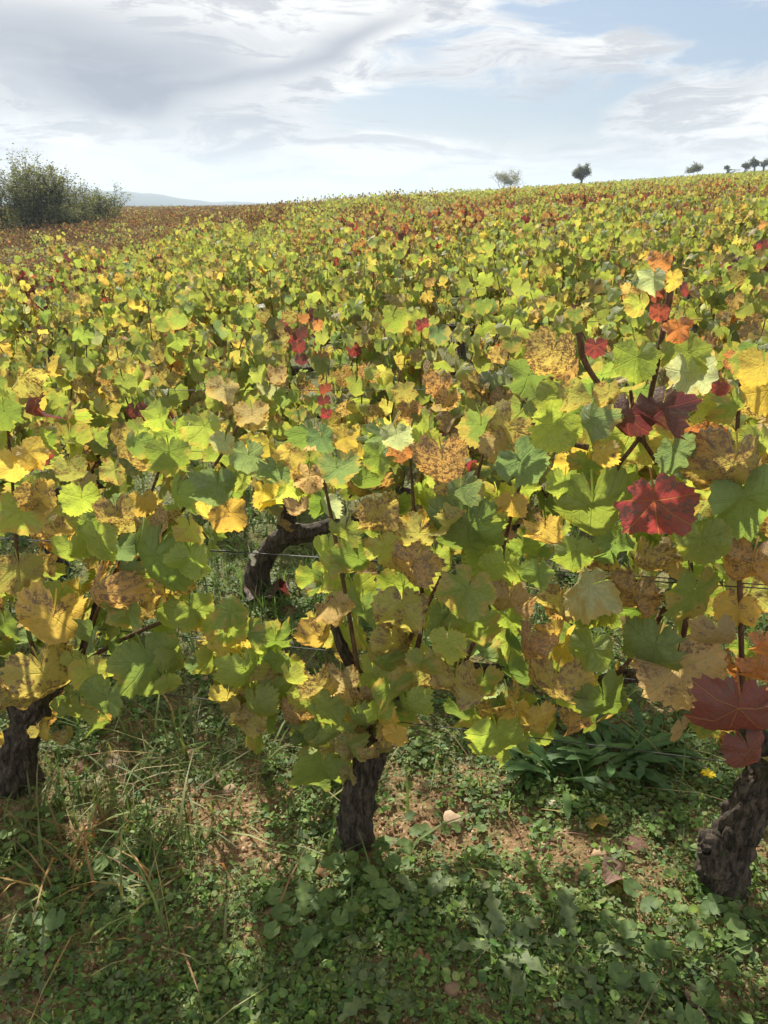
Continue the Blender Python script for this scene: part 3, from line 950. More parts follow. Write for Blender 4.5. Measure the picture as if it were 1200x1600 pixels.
def make_vine(i, s, rs, leaves, hi):
    p = row_point(s, i)
    b = Vector((p.x, p.y, float(ground_z(p.x, p.y))))
    v = empty('grape_vine', b)
    j, shoots = vine_wood(rs, b, hi)
    add('trunk', j.mesh('trunk', M_BARK), v)
    for sh in shoots: add('cane', shoot_mesh([sh], 4), v)
    q = rs.random()
    mixl = MIX_YELLOW if q < .16 else (MIX_BROWN if q < .20 else MIX_MID)
    smix = [mixl if rs.random() < .6 else rs.choice((MIX_MID, MIX_MID, MIX_MID, MIX_YELLOW, MIX_BROWN)) for _ in shoots]
    fj = Join()
    inner = leaf_spots(rs, shoots, 120, .5 if i == 1 else .38, .17)
    fj.add(*foliage_arrays(rs, 120, MIX_MID, inner))
    add('foliage', fj.mesh('foliage', M_FOL), v, kind='stuff')
    for pos, T, N, size, si in leaf_spots(rs, shoots, leaves, .5 if i == 1 else .36):
        w = pos + b
        kind = pick(rs, local_mix(w, smix[si], rs))
        me = rs.choice(LO_CURL if rs.random() < .15 else LO)
        put_leaf(v, b, me, w, T, N, size, colour(rs, kind, 0 if kind in ('red', 'dark', 'crimson') else .22))
    return v, mixl


# shared far-vine foliage
SIMPLE_V, SIMPLE_F, SIMPLE_U = leaf_mesh('x', 11, .0, 900, .9, petiole=False, ring=False)


def foliage_arrays(rs, n, mixl, spots, size_k=1.0):
    pos = np.array([tuple(a[0]) for a in spots]); T = np.array([tuple(a[1]) for a in spots]); N = np.array([tuple(a[2]) for a in spots])
    sc_ = np.array([a[3] for a in spots]) * size_k
    cols = [colour(rs, pick(rs, mixl), .36 if mixl is not MIX_RED else .1) for _ in spots]
    return scatter(SIMPLE_V, SIMPLE_F, SIMPLE_U, pos, frames(T, N), sc_, cols)


rs = random.Random(77)
proto = []
for mixl, name, cnt in ((MIX_MID, 'yellow green', 8), (MIX_YELLOW, 'golden yellow', 2), (MIX_BROWN, 'rusty brown', 2), (MIX_RED, 'red and orange', 2)):
    for k in range(cnt):
        j, shoots = vine_wood(rs, Vector((0, 0, 0)), False)
        fj = Join(); fj.add(*foliage_arrays(rs, 120, mixl, leaf_spots(rs, shoots, 290, .36)))
        proto.append((name, j.mesh('trunk', M_BARK), shoot_mesh(shoots, 3), fj.mesh('foliage', M_FOL)))
PROTO = {}
for pr in proto: PROTO.setdefault(pr[0], []).append(pr)

LEAF_LIMIT = 11.0
cells = []
for i in range(0, 40):
    for m in range(-40, 40):
        s = m * 1.0 + (.62 if i % 2 else .0) + random.Random(i * 131 + m).uniform(-.09, .09)
        if i == 0:
            if abs(m) > 3: continue
            s = [-4.25, -3.2, -2.19, -1.6, -.5, 1.9, 3.0][m + 3]
            if m not in (-1, 2): continue
        if i == 1: s = m * 1.04 - 1.36 + random.Random(m + 7).uniform(-.05, .05)
        p = row_point(s, i)
        if p.y < .8 or p.y > parcel_edge(p.x): continue
        d = math.hypot(p.x, p.y)
        if not in_frame(Vector((p.x, p.y, float(base_z(p.x, p.y)) + .8)), .75 if d < 12 else .3): continue
        cells.append((d, i, s, p))
cells.sort(key=lambda c: c[0])
single = cells[:297]
rest = cells[297:]
rows = {}
for d, i, s, p in single: rows.setdefault(i, []).append(s)
for i in rows: rows[i].sort()
n_leafobj = 0
rs = random.Random(31)
for d, i, s, p in single:
    k = rows[i].index(s)
    if i == 0:
        k = None
    if d < LEAF_LIMIT:
        v, mixl = make_vine(i, s, random.Random(i * 1000 + int(s * 10)), 165 if d < 5 else 140, i <= 2)
        look = {id(MIX_YELLOW): 'with many golden leaves', id(MIX_BROWN): 'with rusty brown leaves', id(MIX_MID): 'with green and lime leaves'}[id(mixl)]
    else:
        bz = Vector((p.x, p.y, float(ground_z(p.x, p.y))))
        lm = local_mix(bz + Vector((0, 0, 1.0)), None, rs)
        nm = 'yellow green'
        if lm is MIX_RED: nm = 'red and orange'
        elif rs.random() < .13: nm = 'golden yellow'
        elif rs.random() < .14: nm = 'rusty brown'
        elif rs.random() < .05: nm = 'red and orange'
        pr = rs.choice(PROTO[nm])
        v = empty('grape_vine', bz)
        rz = rs.choice((0, PI)) + rs.uniform(-.12, .12)
        v.rotation_euler = (0, 0, rz)
        v.scale = (1, 1, rs.uniform(.9, 1.08))
        for nm_, me in (('trunk', pr[1]), ('cane', pr[2]), ('foliage', pr[3])):
            o = add(nm_, me, v)
            if nm_ == 'foliage': o['kind'] = 'stuff'
        look = 'with ' + nm + ' leaves'
    if i == 0:
        lab = 'front row vine just outside the left edge of the view' if s < 0 else 'front row vine just outside the right edge of the view'
    else:
        lab = f'{ORD[k]} vine from the left in the {ORD[i]} row back, {look}'
    tag(v, lab, 'vine', 'grape vines')

# ---- far vines: too many and too small to tell apart
def far_vines(name, pts, label, mixfun, seed, top_only=False):
    rs = random.Random(seed)
    P_, T_, N_, S_, C_ = [], [], [], [], []
    for (x, y) in pts:
        d = math.hypot(x, y)
        z = float(ground_z(x, y))
        n = 110 if d < 40 else (54 if d < 75 else 24)
        sz_ = (.060 if d < 40 else (.08 if d < 75 else .125))
        mixl = local_mix(Vector((x, y, z + 1.0)), None, rs) or mixfun(x, y, rs)
        hv = rs.uniform(1.0, 1.22)
        for _ in range(n):
            h = hv - abs(rs.gauss(0, .30)); h = max(h, .45)
            if rs.random() < .04: h = hv + rs.uniform(.05, .28)
            q = E1 * rs.uniform(-.52, .52) + E2 * rs.gauss(0, .16)
            P_.append((x + q.x, y + q.y, z + h))
            a = rs.uniform(0, 6.28)
            N_.append((math.cos(a) * .8, math.sin(a) * .8, rs.uniform(.1, .9)))
            T_.append((rs.uniform(-.8, .8), rs.uniform(-.8, .8), -1))
            S_.append(sz_ * rs.uniform(.7, 1.2))
            C_.append(colour(rs, pick(rs, mixl), .52, (.10, .052, .036) if mixl is MIX_DULL else (.26, .275, .10)))
    tv = np.array([(0, 1, 0), (-.8, .15, .15), (0, -.5, 0), (.8, .15, .15)]); tf = np.array([(0, 1, 2), (0, 2, 3)])
    j = Join()
    j.add(*scatter(tv, tf, tv[:, :2], np.array(P_), frames(np.array(T_), np.array(N_)), np.array(S_), np.array(C_)))
    o = add(name, j.mesh(name, M_FOL), kind='stuff')
    tag(o, label, 'vineyard')
    return o


far1 = [(p.x, p.y) for d, i, s, p in rest]
far2 = []
rr = random.Random(9)
for i in range(14, 190):
    for m in range(-200, 230):
        s = m * 1.0
        p = row_point(s, i)
        x, y = p.x, p.y
        if y < 10: continue
        d = math.hypot(x, y)
        if d > 205: continue
        if d > 75 and (m % 2 or i % 2) and rr.random() < .55: continue
        if not in_frame(Vector((x, y, float(base_z(x, y)) + .8)), .8): continue
        e = parcel_edge(x)
        if x < 8:
            gap = 3.5 + 9 * float(sstep(x, -2, 2)) * (1 - float(sstep(x, 4, 9)))
            if y > e + gap: far2.append((x, y))
        elif not (i < 40 and y <= e):
            far2.append((x, y))
far2 = [(x, y) for x, y in far2 if not (x < -17 and y > 58 + (x + 17) * .25 and y < 66)]


def mix_far(x, y, rs):
    if x > 1 + y * .03:
        q = rs.random()
        if vnoise(x, y, .16, 3) > .80 and q < .5: return MIX_RED
        return MIX_BROWN if q < .15 else (MIX_YELLOW if q < .3 else MIX_MID)
    w = float(sstep(x + .06 * y, -8, 4))
    if rs.random() < .88 - .70 * w: return MIX_DULL
    return MIX_MID if rs.random() < .6 else MIX_BROWN


if far1: far_vines('vineyard_rows', far1, 'mass of vines behind the nearest rows, green with red patches', lambda x, y, rs: (local_mix(Vector((x, y, float(ground_z(x, y)) + 1.0)), None, rs) or (MIX_BROWN if rs.random() < .2 else MIX_MID)), 4)
far_vines('far_vineyard', far2, 'distant vineyard, brownish below the bushes and green up the slope', mix_far, 6)

# ------------------------------------------------------------------ wires and posts
def wire_path(i, h, s0, s1, n=24, sag=.006):
    out = []
    for k in range(n):
        s = s0 + (s1 - s0) * k / (n - 1)
        p = row_point(s, i)
        z = float(base_z(p.x, p.y))
        out.append((p.x, p.y, z + h - sag * math.sin(PI * ((s % 3.0) / 3.0))))
    return out


WN = {0: [(.40, 'low'), (.585, 'middle'), (.835, 'upper'), (.855, 'twin upper')], 1: [(.42, 'low'), (.66, 'middle'), (.70, 'twin middle'), (.92, 'upper')], 2: [(.5, 'low'), (.75, 'middle'), (.95, 'upper')], 3: [(.75, 'middle'), (.98, 'upper')], 4: [(.98, 'upper')]}
for i, lst in WN.items():
    for h, nm in lst:
        j = Join(); w_ = 1.8 + (ROW0 + 1.25 * i) * .9
        pa = wire_path(i, h, -w_ - 1, w_ - .3)
        if 'twin' in nm:
            pa = [(x + .0, y - .05 - .012 * math.sin(x * 3), z) for x, y, z in pa]
        j.add(*tube(pa, [.0013] * len(pa), 5, cap=False))
        o = add('trellis_wire', j.mesh('trellis_wire', M_WIRE))
        tag(o, f'thin {nm} steel wire strung along the {ORD[i]} row of vines', 'wire', 'trellis wires')


def post(px, py, h, w, label, i=None):
    p, t = hit_ground(px, py, h)
    b = Vector((p.x, p.y, float(ground_z(p.x, p.y))))
    j = Join()
    pa = [(0, 0, -.1 + (h + .1) * k / 8) for k in range(9)]
    j.add(*tube(pa, [w * .5 * (1 + .05 * math.sin(k * 2.1)) for k in range(9)], 10, .08, px * .01))
    o = add('trellis_post', j.mesh('trellis_post', M_POST), loc=b)
    o.rotation_euler = (R(2), R(-1.5), 0)
    tag(o, label, 'post', 'trellis posts')


post(462, 318, 1.2, .12, 'thick dark row end post before the brown vines')

# the gnarled old vine seen through the gap in the first row
def gap_vine():
    best = None
    for o in COL.objects:
        if o.name.startswith('grape_vine') and o.parent is None and 'second row' in o.get('label', ''):
            t = hit_row(400, 915, 0, 1)[0]
            d = (o.location - t).length
            if best is None or d < best[0]: best = (d, o)
    v = best[1]
    for c in list(v.children):
        if c.name.startswith('trunk'): bpy.data.objects.remove(c)
    b = v.location.copy()
    j = Join()
    for pts, rad, seed in (([(398, 925), (404, 890), (425, 858), (452, 835), (485, 832), (522, 820), (560, 812)], [.066, .050, .044, .042, .034, .026, .02], 3.0), ([(452, 842), (448, 812), (455, 785), (452, 755)], [.042, .034, .038, .026], 8.0)):
        P = [hit_row(px, py, 0, 1)[0] - b for px, py in pts]
        if pts[0][1] > 900: P[0].z = -.05
        pa = smooth_path(P, 40)
        j.add(*tube(pa, np.interp(np.linspace(0, 1, 40), np.linspace(0, 1, len(rad)), rad), 20, .32, seed, 6))
    add('trunk', j.mesh('trunk', M_BARK), v)
    v['label'] = 'second row vine with a bare gnarled trunk seen through the gap in the leaves'
    p, _ = hit_row(394, 872, .02, 0)
    vv = [(-.5, -.5, 0), (.5, -.5, 0), (.5, .5, 0), (-.5, .5, 0)]
    jj = Join()
    path = [(0, 0, -.018), (.004, 0, -.006), (-.003, 0, .006), (.010, 0, .016), (.016, 0, .012)]
    jj.add(*tube(path, [.005, .006, .006, .005, .003], 8))
    o = add('wire_clip', jj.mesh('wire_clip', plain_mat('white_plastic', (.7, .68, .62), .5, 0, .1)), loc=p)
    tag(o, 'small white clip on the wire in front of the gnarled trunk', 'clip')


gap_vine()
second = [o for o in COL.objects if o.parent is None and o.name.startswith('grape_vine') and 'second row' in o.get('label', '')]
rs = random.Random(515)
for px, py, w, kind in ((470, 520, 18, 'dark'), (465, 540, 20, 'red'), (468, 560, 18, 'dark'), (474, 496, 16, 'orange'), (497, 506, 16, 'orange'), (508, 606, 18, 'red'), (506, 624, 18, 'dark'), (511, 645, 18, 'crimson'),
                        (236, 645, 34, 'dark'), (225, 662, 32, 'dark'), (256, 655, 32, 'crimson'), (246, 684, 34, 'dark'), (210, 640, 26, 'dark'), (632, 610, 34, 'mottle'), (690, 600, 40, 'rust'), (700, 622, 36, 'rust'), (640, 640, 36, 'rust'), (790, 622, 44, 'rust'), (770, 615, 34, 'rust'),
                        (137, 603, 40, 'yellow'), (20, 596, 46, 'gold'), (60, 620, 40, 'yellow'), (660, 505, 20, 'crimson'), (430, 585, 30, 'tan'), (615, 500, 38, 'lime'), (685, 520, 30, 'blue'), (880, 560, 30, 'mottle'), (1125, 606, 24, 'crimson'), (1100, 560, 32, 'rust'), (1150, 560, 34, 'orange')):
    pos, t = hit_row(px, py, rs.uniform(.12, .26), 1)
    v = min(second, key=lambda o: (o.location - pos).length)
    put_leaf(v, v.location, rs.choice(LO), pos, Vector((rs.uniform(-.3, .3), -.1, -1)), Vector((rs.uniform(-.5, .5), -.9, .45)), w / FPX * t / 1.4, colour(rs, kind))

# ------------------------------------------------------------------ ground cover
rng = np.random.default_rng(12)


def bare(x, y):
    """1 where the photo shows bare earth"""
    b = sstep(vnoise(x, y, 2.6, 11) * .6 + vnoise(x, y, 6.5, 12) * .4, .62, .76) * .7
    for px, py, rx, ry in SOIL:
        p = SOILP[(px, py)]
        b = np.maximum(b, np.exp(-(((x - p.x) / rx) ** 2 + ((y - p.y) / ry) ** 2)) * 1.15)
    return np.clip(b, 0, 1)


SOIL = [(665, 1285, .17, .12), (760, 1300, .20, .07), (900, 1330, .17, .11), (330, 1270, .22, .09), (380, 1330, .10, .07), (600, 1340, .06, .05), (230, 1240, .08, .05), (700, 1570, .10, .04), (60, 1560, .12, .05), (1010, 1340, .10, .06), (860, 1590, .10, .03), (400, 1480, .07, .04)]
SOILP = {(a, b): hit_ground(a, b)[0] for a, b, _, _ in SOIL}


def spread(n, y0=.85, y1=5.0, pw=1.0, keep=None):
    out = np.zeros((0, 2))
    while len(out) < n:
        t = rng.random(n * 2)
        y = y0 * (y1 / y0) ** (t ** pw)
        x = (rng.random(n * 2) * 2 - 1) * (.68 * (y + .9))
        q = np.stack([x, y], 1)
        if keep is not None: q = q[rng.random(len(q)) < keep(q[:, 0], q[:, 1])]
        out = np.concatenate([out, q])
    return out[:n]


def tint(base, n, var=.3):
    f = 1 + (rng.random((n, 1)) - .5) * 2 * var
    h = 1 + (rng.random((n, 3)) - .5) * .3
    return np.concatenate([np.clip(np.array(base)[None] * f * h, 0, .8), np.ones((n, 1))], 1)


def rand_frames(n, up, spreadn=.6):
    a = rng.random(n) * 2 * PI
    T = np.stack([np.cos(a), np.sin(a), (rng.random(n) - .35) * .7], 1)
    N = np.stack([rng.normal(0, spreadn, n), rng.normal(0, spreadn, n), np.full(n, up)], 1)
    return frames(T, N)


def gpos(q, h):
    return np.stack([q[:, 0], q[:, 1], ground_z(q[:, 0], q[:, 1]) + h], 1)


lush = lambda x, y: np.clip((1 - bare(x, y)) * (.55 + .45 * sstep(vnoise(x, y, 3.3, 21), .3, .6)), .02, 1)
# small round and heart-shaped leaflets
a_ = np.linspace(0, 2 * PI, 8)[:-1]
rnd_v = np.concatenate([[(0, .5, .06)], np.stack([np.sin(a_) * .48, .5 - np.cos(a_) * .5 * np.where(np.abs(a_ - PI) < .5, .82, 1), np.abs(np.sin(a_)) * .12], 1)])
rnd_f = np.array([(0, 1 + (k + 1) % 7, 1 + k) for k in range(7)])
ov_v = np.array([(0, 0, 0), (-.24, .42, .08), (0, .5, 0), (.24, .42, .08), (0, 1.0, -.08)]); ov_f = np.array([(0, 2, 1), (0, 3, 2), (1, 2, 4), (2, 3, 4)])


def clumps(nc, per, rad, hmax, size, tv, tf, cols, keep, y1=5.0, var=.3, up=1.0, y0=.85, sp=.5):
    q = spread(nc, y0, y1, 1.0, keep)
    cc = np.repeat(q, per, 0)
    n = len(cc)
    r = np.abs(rng.normal(0, rad, n)); a = rng.random(n) * 2 * PI
    xy = cc + np.stack([r * np.cos(a), r * np.sin(a)], 1)
    clump_h = np.repeat(rng.random(nc), per)
    pos = gpos(xy, hmax * (.15 + .85 * rng.random(n)) * (.4 + .6 * clump_h) * np.clip(1.2 - r / (rad * 3), .2, 1))
    base = np.array(cols)[rng.integers(0, len(cols), nc)]
    c = np.repeat(base, per, 0) * (1 + (rng.random((n, 1)) - .5) * 2 * var) * (1 + (rng.random((n, 3)) - .5) * .25)
    c = np.concatenate([np.clip(c, 0, .8), np.ones((n, 1))], 1)
    return scatter(tv, tf, None, pos, rand_frames(n, up, sp), size * (.55 + .9 * rng.random(n)), c)


GREENS = [(.115, .195, .045), (.14, .225, .055), (.175, .255, .062), (.095, .165, .050), (.20, .265, .080), (.14, .19, .08)]
j = Join()
j.add(*clumps(3600, 11, .032, .036, .017, rnd_v, rnd_f, GREENS, lush)[:3])
j.add(*clumps(6000, 13, .040, .045, .016, ov_v, ov_f, GREENS, lush)[:3])
j.add(*clumps(8500, 12, .03, .028, .009, ov_v, ov_f, [(.24, .27, .10), (.27, .29, .13), (.18, .23, .08)], lambda x, y: np.clip(.15 + .85 * lush(x, y), 0, 1))[:3])
o = add('ground_cover', j.mesh('ground_cover', M_WEED), kind='stuff'); tag(o, 'low green clover and chickweed covering the soil below the vines', 'weeds')

# grass blades
def blades(q, length, width, cols, lean=.5, seg=3):
    n = len(q)
    a = rng.random(n) * 2 * PI
    L = length * (.45 + 1.1 * rng.random(n)); w = width * (.6 + .8 * rng.random(n))
    le = lean * (.3 + 1.4 * rng.random(n))
    dx, dy = np.cos(a), np.sin(a)
    b = gpos(q, -.004)
    vs = []
    for k in range(seg + 1):
        t = k / seg
        hx = L * le * t ** 1.8; hz = L * (t - .45 * le * t * t)
        c = b + np.stack([dx * hx, dy * hx, hz], 1)
        ww = w * (1 - t) ** .6 * .5
        if k < seg:
            vs += [c + np.stack([-dy * ww, dx * ww, 0 * ww], 1), c + np.stack([dy * ww, -dx * ww, 0 * ww], 1)]
        else: vs += [c]
    v = np.stack(vs, 1).reshape(-1, 3)
    nv = 2 * seg + 1
    tf = []
    for k in range(seg - 1): tf += [(2 * k, 2 * k + 1, 2 * k + 3), (2 * k, 2 * k + 3, 2 * k + 2)]
    tf += [(2 * seg - 2, 2 * seg - 1, 2 * seg)]
    tf = np.array(tf)
    f = (tf[None] + (np.arange(n) * nv)[:, None, None]).reshape(-1, 3)
    return v, f, np.repeat(cols, nv, 0)


def tufts(nt, per, rad, keep, y1=6.0):
    c = np.repeat(spread(nt, .85, y1, 1.0, keep), per, 0)
    return c + rng.normal(0, rad, c.shape)


def keep_grass(x, y):
    return np.clip(.15 + .85 * sstep(vnoise(x, y, 1.7, 31), .35, .65), 0, 1) * (1 - .8 * bare(x, y))


j = Join()
q = tufts(650, 8, .022, keep_grass); j.add(*blades(q, .06, .0042, tint((.13, .18, .055), len(q)), .7))
q = tufts(700, 8, .03, lambda x, y: keep_grass(x, y) * sstep(y, 1.3, 1.9), 8.0); j.add(*blades(q, .12, .006, tint((.12, .18, .055), len(q)), .6))
q = tufts(40, 6, .10, lambda x, y: np.exp(-((x + .62) / .42) ** 2 - ((y - 1.75) / .35) ** 2)); j.add(*blades(q, .15, .0085, tint((.18, .21, .075), len(q), .4), .9))
q = tufts(1500, 6, .05, lambda x, y: sstep(y, 2.2, 3.0), 12.0); j.add(*blades(q, .14, .010, tint((.11, .17, .055), len(q)), .6))
o = add('grass', j.mesh('grass', M_WEED), kind='stuff'); tag(o, 'thin grass blades growing between the vine rows', 'grass')
j = Join()
q = tufts(80, 3, .05, lambda x, y: np.clip(keep_grass(x, y) + .25, 0, 1)); j.add(*blades(q, .12, .0035, tint((.33, .25, .13), len(q), .4), 1.5))
q = tufts(16, 4, .08, lambda x, y: np.exp(-((x + .7) / .4) ** 2 - ((y - 1.8) / .35) ** 2)); j.add(*blades(q, .15, .008, tint((.36, .21, .09), len(q), .4), 1.1))
q = tufts(150, 3, .06, lambda x, y: sstep(y, 1.5, 1.8), 7.0); j.add(*blades(q, .16, .004, tint((.36, .27, .14), len(q), .4), 1.3))
o = add('dry_grass', j.mesh('dry_grass', M_WEED), kind='stuff'); tag(o, 'dry straw coloured grass lying among the green weeds', 'dry grass')

# crumbs of soil and small stones
oc_v = np.array([(1, 0, 0), (-1, 0, 0), (0, 1, 0), (0, -1, 0), (0, 0, .75), (0, 0, -.6), (.65, .6, .3), (-.6, -.65, .3)]) * np.array([1, .8, .8])
oc_f = np.array([(0, 6, 4), (6, 2, 4), (2, 1, 4), (1, 7, 4), (7, 3, 4), (3, 0, 4), (0, 2, 6), (1, 3, 7), (0, 5, 2), (2, 5, 1), (1, 5, 3), (3, 5, 0)])
q = spread(9000, .85, 4.0, 1.0, lambda x, y: .08 + .92 * bare(x, y))
n = len(q)
sz_ = .0022 + .0075 * rng.random(n) ** 3
c = np.array([(.26, .145, .075), (.36, .24, .14), (.18, .095, .048), (.42, .31, .2)])[rng.choice(4, n, p=[.45, .2, .3, .05])]
c = np.concatenate([c * (.7 + .6 * rng.random((n, 1))), np.ones((n, 1))], 1)
v_, f_, c_, _ = scatter(oc_v, oc_f, None, gpos(q, sz_ * .2), rand_frames(n, 1, 1.0), sz_, c)
j = Join(); j.add(v_, f_, c_)
m_crumb, g_, out_ = new_mat('soil_crumbs')
at_ = g_.node('ShaderNodeAttribute', attribute_name='Col')
pb_ = g_.node('ShaderNodeBsdfPrincipled', ins={'Base Color': at_.outputs['Color'], 'Roughness': .95})
g_.l.new(pb_.outputs[0], out_.inputs[0])
o = add('gravel', j.mesh('gravel', m_crumb, False), kind='stuff'); tag(o, 'orange soil crumbs and gravel on the bare patches', 'gravel')

# ---- stones
def stone(px, py, w, col, label, seed):
    rs = random.Random(seed)
    p, t = hit_ground(px, py)
    r = w / FPX * t * .5
    V, F = [], []
    nr, ns = 6, 10
    for a in range(nr + 1):
        for k in range(ns):
            th = PI * a / nr; ph = 2 * PI * k / ns
            d = Vector((math.sin(th) * math.cos(ph), math.sin(th) * math.sin(ph), math.cos(th)))
            f = 1 + .35 * mnoise.noise(d * 1.4 + Vector((seed, 0, 0))) + .12 * mnoise.noise(d * 4 + Vector((0, seed, 0)))
            d = Vector((max(-.75, min(.8, d.x)), max(-.7, min(.8, d.y)), max(-.6, min(.55, d.z)))) * f * 1.25
            V.append((d.x * r, d.y * r * .75, d.z * r * .7))
    for a in range(nr):
        for k in range(ns):
            F.append((a * ns + k, (a + 1) * ns + k, (a + 1) * ns + (k + 1) % ns, a * ns + (k + 1) % ns))
    o = add('stone', mesh_np('stone', np.array(V), np.array(F), M_STONE, smooth=False), loc=(p.x, p.y, p.z + r * .18))
    o.rotation_euler = (rs.uniform(-.3, .3), rs.uniform(-.3, .3), rs.uniform(0, 6))
    o.color = (*col, 1)
    tag(o, label, 'stone', 'stones on the soil')


for k, (px, py, w, col, lab) in enumerate([
        (708, 1278, 34, (.46, .33, .22), 'pale buff stone on the bare soil beside the middle trunk'),
        (668, 1292, 22, (.42, .25, .14), 'small orange brown stone close to the middle trunk'),
        (752, 1376, 26, (.40, .24, .13), 'brown stone half covered by clover below the bare patch'),
        (790, 1380, 26, (.36, .22, .12), 'dull brown stone next to another stone in the clover'),
        (935, 1340, 26, (.38, .26, .15), 'round tan stone just above the curled pink dead leaf'),
        (846, 1322, 20, (.45, .32, .21), 'small pale stone on the crumbly soil patch'),
        (708, 1554, 30, (.24, .15, .09), 'dark brown stone near the bottom edge of the soil'),
        (442, 1590, 24, (.36, .21, .12), 'orange stone at the bottom edge among weeds'),
        (418, 1290, 18, (.40, .24, .13), 'reddish stone in the grass before the middle trunk'),
        (358, 1236, 22, (.38, .27, .17), 'tan stone lying in the soil between two trunks'),
        (424, 1350, 20, (.40, .25, .15), 'small brown stone in the weeds below the grass tuft'),
        (480, 1556, 22, (.30, .19, .12), 'dull stone in the weeds above the bottom edge'),
        (860, 1254, 24, (.62, .55, .42), 'cream coloured flat stone behind the soil patch')]):
    stone(px, py, w, col, lab, k + 3)

# ---- fallen leaves
def fallen(px, py, w, col, label, seed, curl=2.0, lift=.02):
    p, t = hit_ground(px, py)
    v, f, u = leaf_mesh('fallen', 30, .05, seed, curl)
    size = w / FPX * t / 1.5
    me = mesh_np('fallen_leaf', v * size, f, M_LEAF, uvs=u)
    o = add('fallen_leaf', me, loc=(p.x, p.y, p.z + lift))
    rs = random.Random(seed)
    o.rotation_euler = (rs.uniform(-.5, .3), rs.uniform(-.4, .4), rs.uniform(0, 6.28))
    o.color = col
    tag(o, label, 'leaf', 'fallen vine leaves')


for k, (px, py, w, col, lab) in enumerate([
        (958, 1376, 58, (.33, .17, .15, .25), 'curled pinkish brown dead leaf on the soil before the right trunk'),
        (182, 1190, 46, (.38, .22, .17, .2), 'crumpled pink tan dead leaf near the left trunk'),
        (150, 1228, 34, (.50, .46, .26, .1), 'pale yellowish dead leaf in the grass below a pink one'),
        (418, 940, 62, (.11, .025, .03, .3), 'dark red fallen leaf below the gnarled second row trunk'),
        (926, 1288, 36, (.60, .40, .05, .2), 'bright yellow fallen leaf behind the soil patch'),
        (36, 1276, 36, (.26, .13, .07, .6), 'brown dead leaf at the left edge in weeds'),
        (990, 1315, 40, (.36, .16, .13, .3), 'small pink dead leaf beside a dry reddish stalk'),
        (128, 1202, 28, (.34, .14, .08, .5), 'small rusty dead leaf at the foot of the left vine'),
        (1095, 1580, 60, (.09, .045, .03, .6), 'dark brown dead leaf at the bottom right corner in weeds'),
        (780, 1240, 38, (.13, .04, .03, .6), 'dark maroon dead leaf by the dandelion clump'),
        (505, 1362, 24, (.45, .20, .08, .6), 'small orange brown leaf fallen in the mallow clump'),
        (660, 1516, 26, (.50, .24, .12, .5), 'small orange dead leaf low in the weeds'),
        (935, 1150, 60, (.20, .09, .05, .7), 'brown wilted leaf hanging over the dandelion clump'),
        (460, 960, 30, (.45, .13, .08, .4), 'small orange red leaf in the grass between the rows')]):
    fallen(px, py, w, col, lab, 700 + k, 2.2 if k != 4 else 1.2)


# ---- larger weeds: each plant a thing with its leaves as parts
def strap_leaf(n=7, w=.12, lobes=0.0, seed=0):
    rs = random.Random(seed)
    V, F = [], []
    for k in range(n + 1):
        t = k / n
        ww = w * math.sin(PI * min(1, t * .9 + .06)) ** .75 * (.45 + .75 * t) * (1 + lobes * (1 if k % 2 else -1))
        y = t; z = .35 * t - .55 * t * t + rs.uniform(-.015, .015)
        V += [(-ww, y, z + .25 * ww), (0, y, z), (ww, y, z + .25 * ww)]
    for k in range(n):
        a = 3 * k
        F += [(a, a + 1, a + 4), (a, a + 4, a + 3), (a + 1, a + 2, a + 5), (a + 1, a + 5, a + 4)]
    return np.array(V), np.array(F)


def round_leaf(seed):
    rs = random.Random(seed)
    V = [(0, .08, -.05)]; F = []
    n = 16
    for k in range(n):
        a = -PI * .93 + 2 * PI * .93 * k / (n - 1)
        r = .52 * (1 + .07 * math.cos(a * 5) + .03 * (-1) ** k)
        V.append((r * math.sin(a), .08 + r * math.cos(a), .10 * math.cos(a * 5 + 1) * .5 + rs.uniform(-.02, .02) + .06))
    for k in range(n - 1): F.append((0, 2 + k, 1 + k))
    b = len(V)
    V += [(-.02, .05, -.05), (.02, .05, -.05), (.02, -.5, -.9), (-.02, -.5, -.9)]
    F += [(b, b + 1, b + 2), (b, b + 2, b + 3)]
    return np.array(V), np.array(F)


def col_of(v, base): return np.tile(np.array([*base, 1.0]), (len(v), 1))


STRAP = []
for k, (w, l_, c) in enumerate(((.085, .2, (.065, .135, .038)), (.10, .3, (.08, .155, .045)), (.085, .38, (.06, .12, .04)), (.09, .12, (.10, .18, .05)))):
    v_, f_ = strap_leaf(8, w, l_, k)
    STRAP.append(mesh_np('rosette_leaf', v_, f_, M_WEED, col_of(v_, c)))
ROUND = []
for k, c in enumerate(((.13, .20, .06), (.155, .225, .075), (.11, .175, .06))):
    v_, f_ = round_leaf(k)
    ROUND.append(mesh_np('mallow_leaf', v_, f_, M_WEED, col_of(v_, c)))
THIST = []
for k, c in enumerate(((.165, .215, .10), (.14, .19, .085))):
    v_, f_ = strap_leaf(9, .16, .42, 20 + k)
    THIST.append(mesh_np('thistle_leaf', v_, f_, M_WEED, col_of(v_, c)))


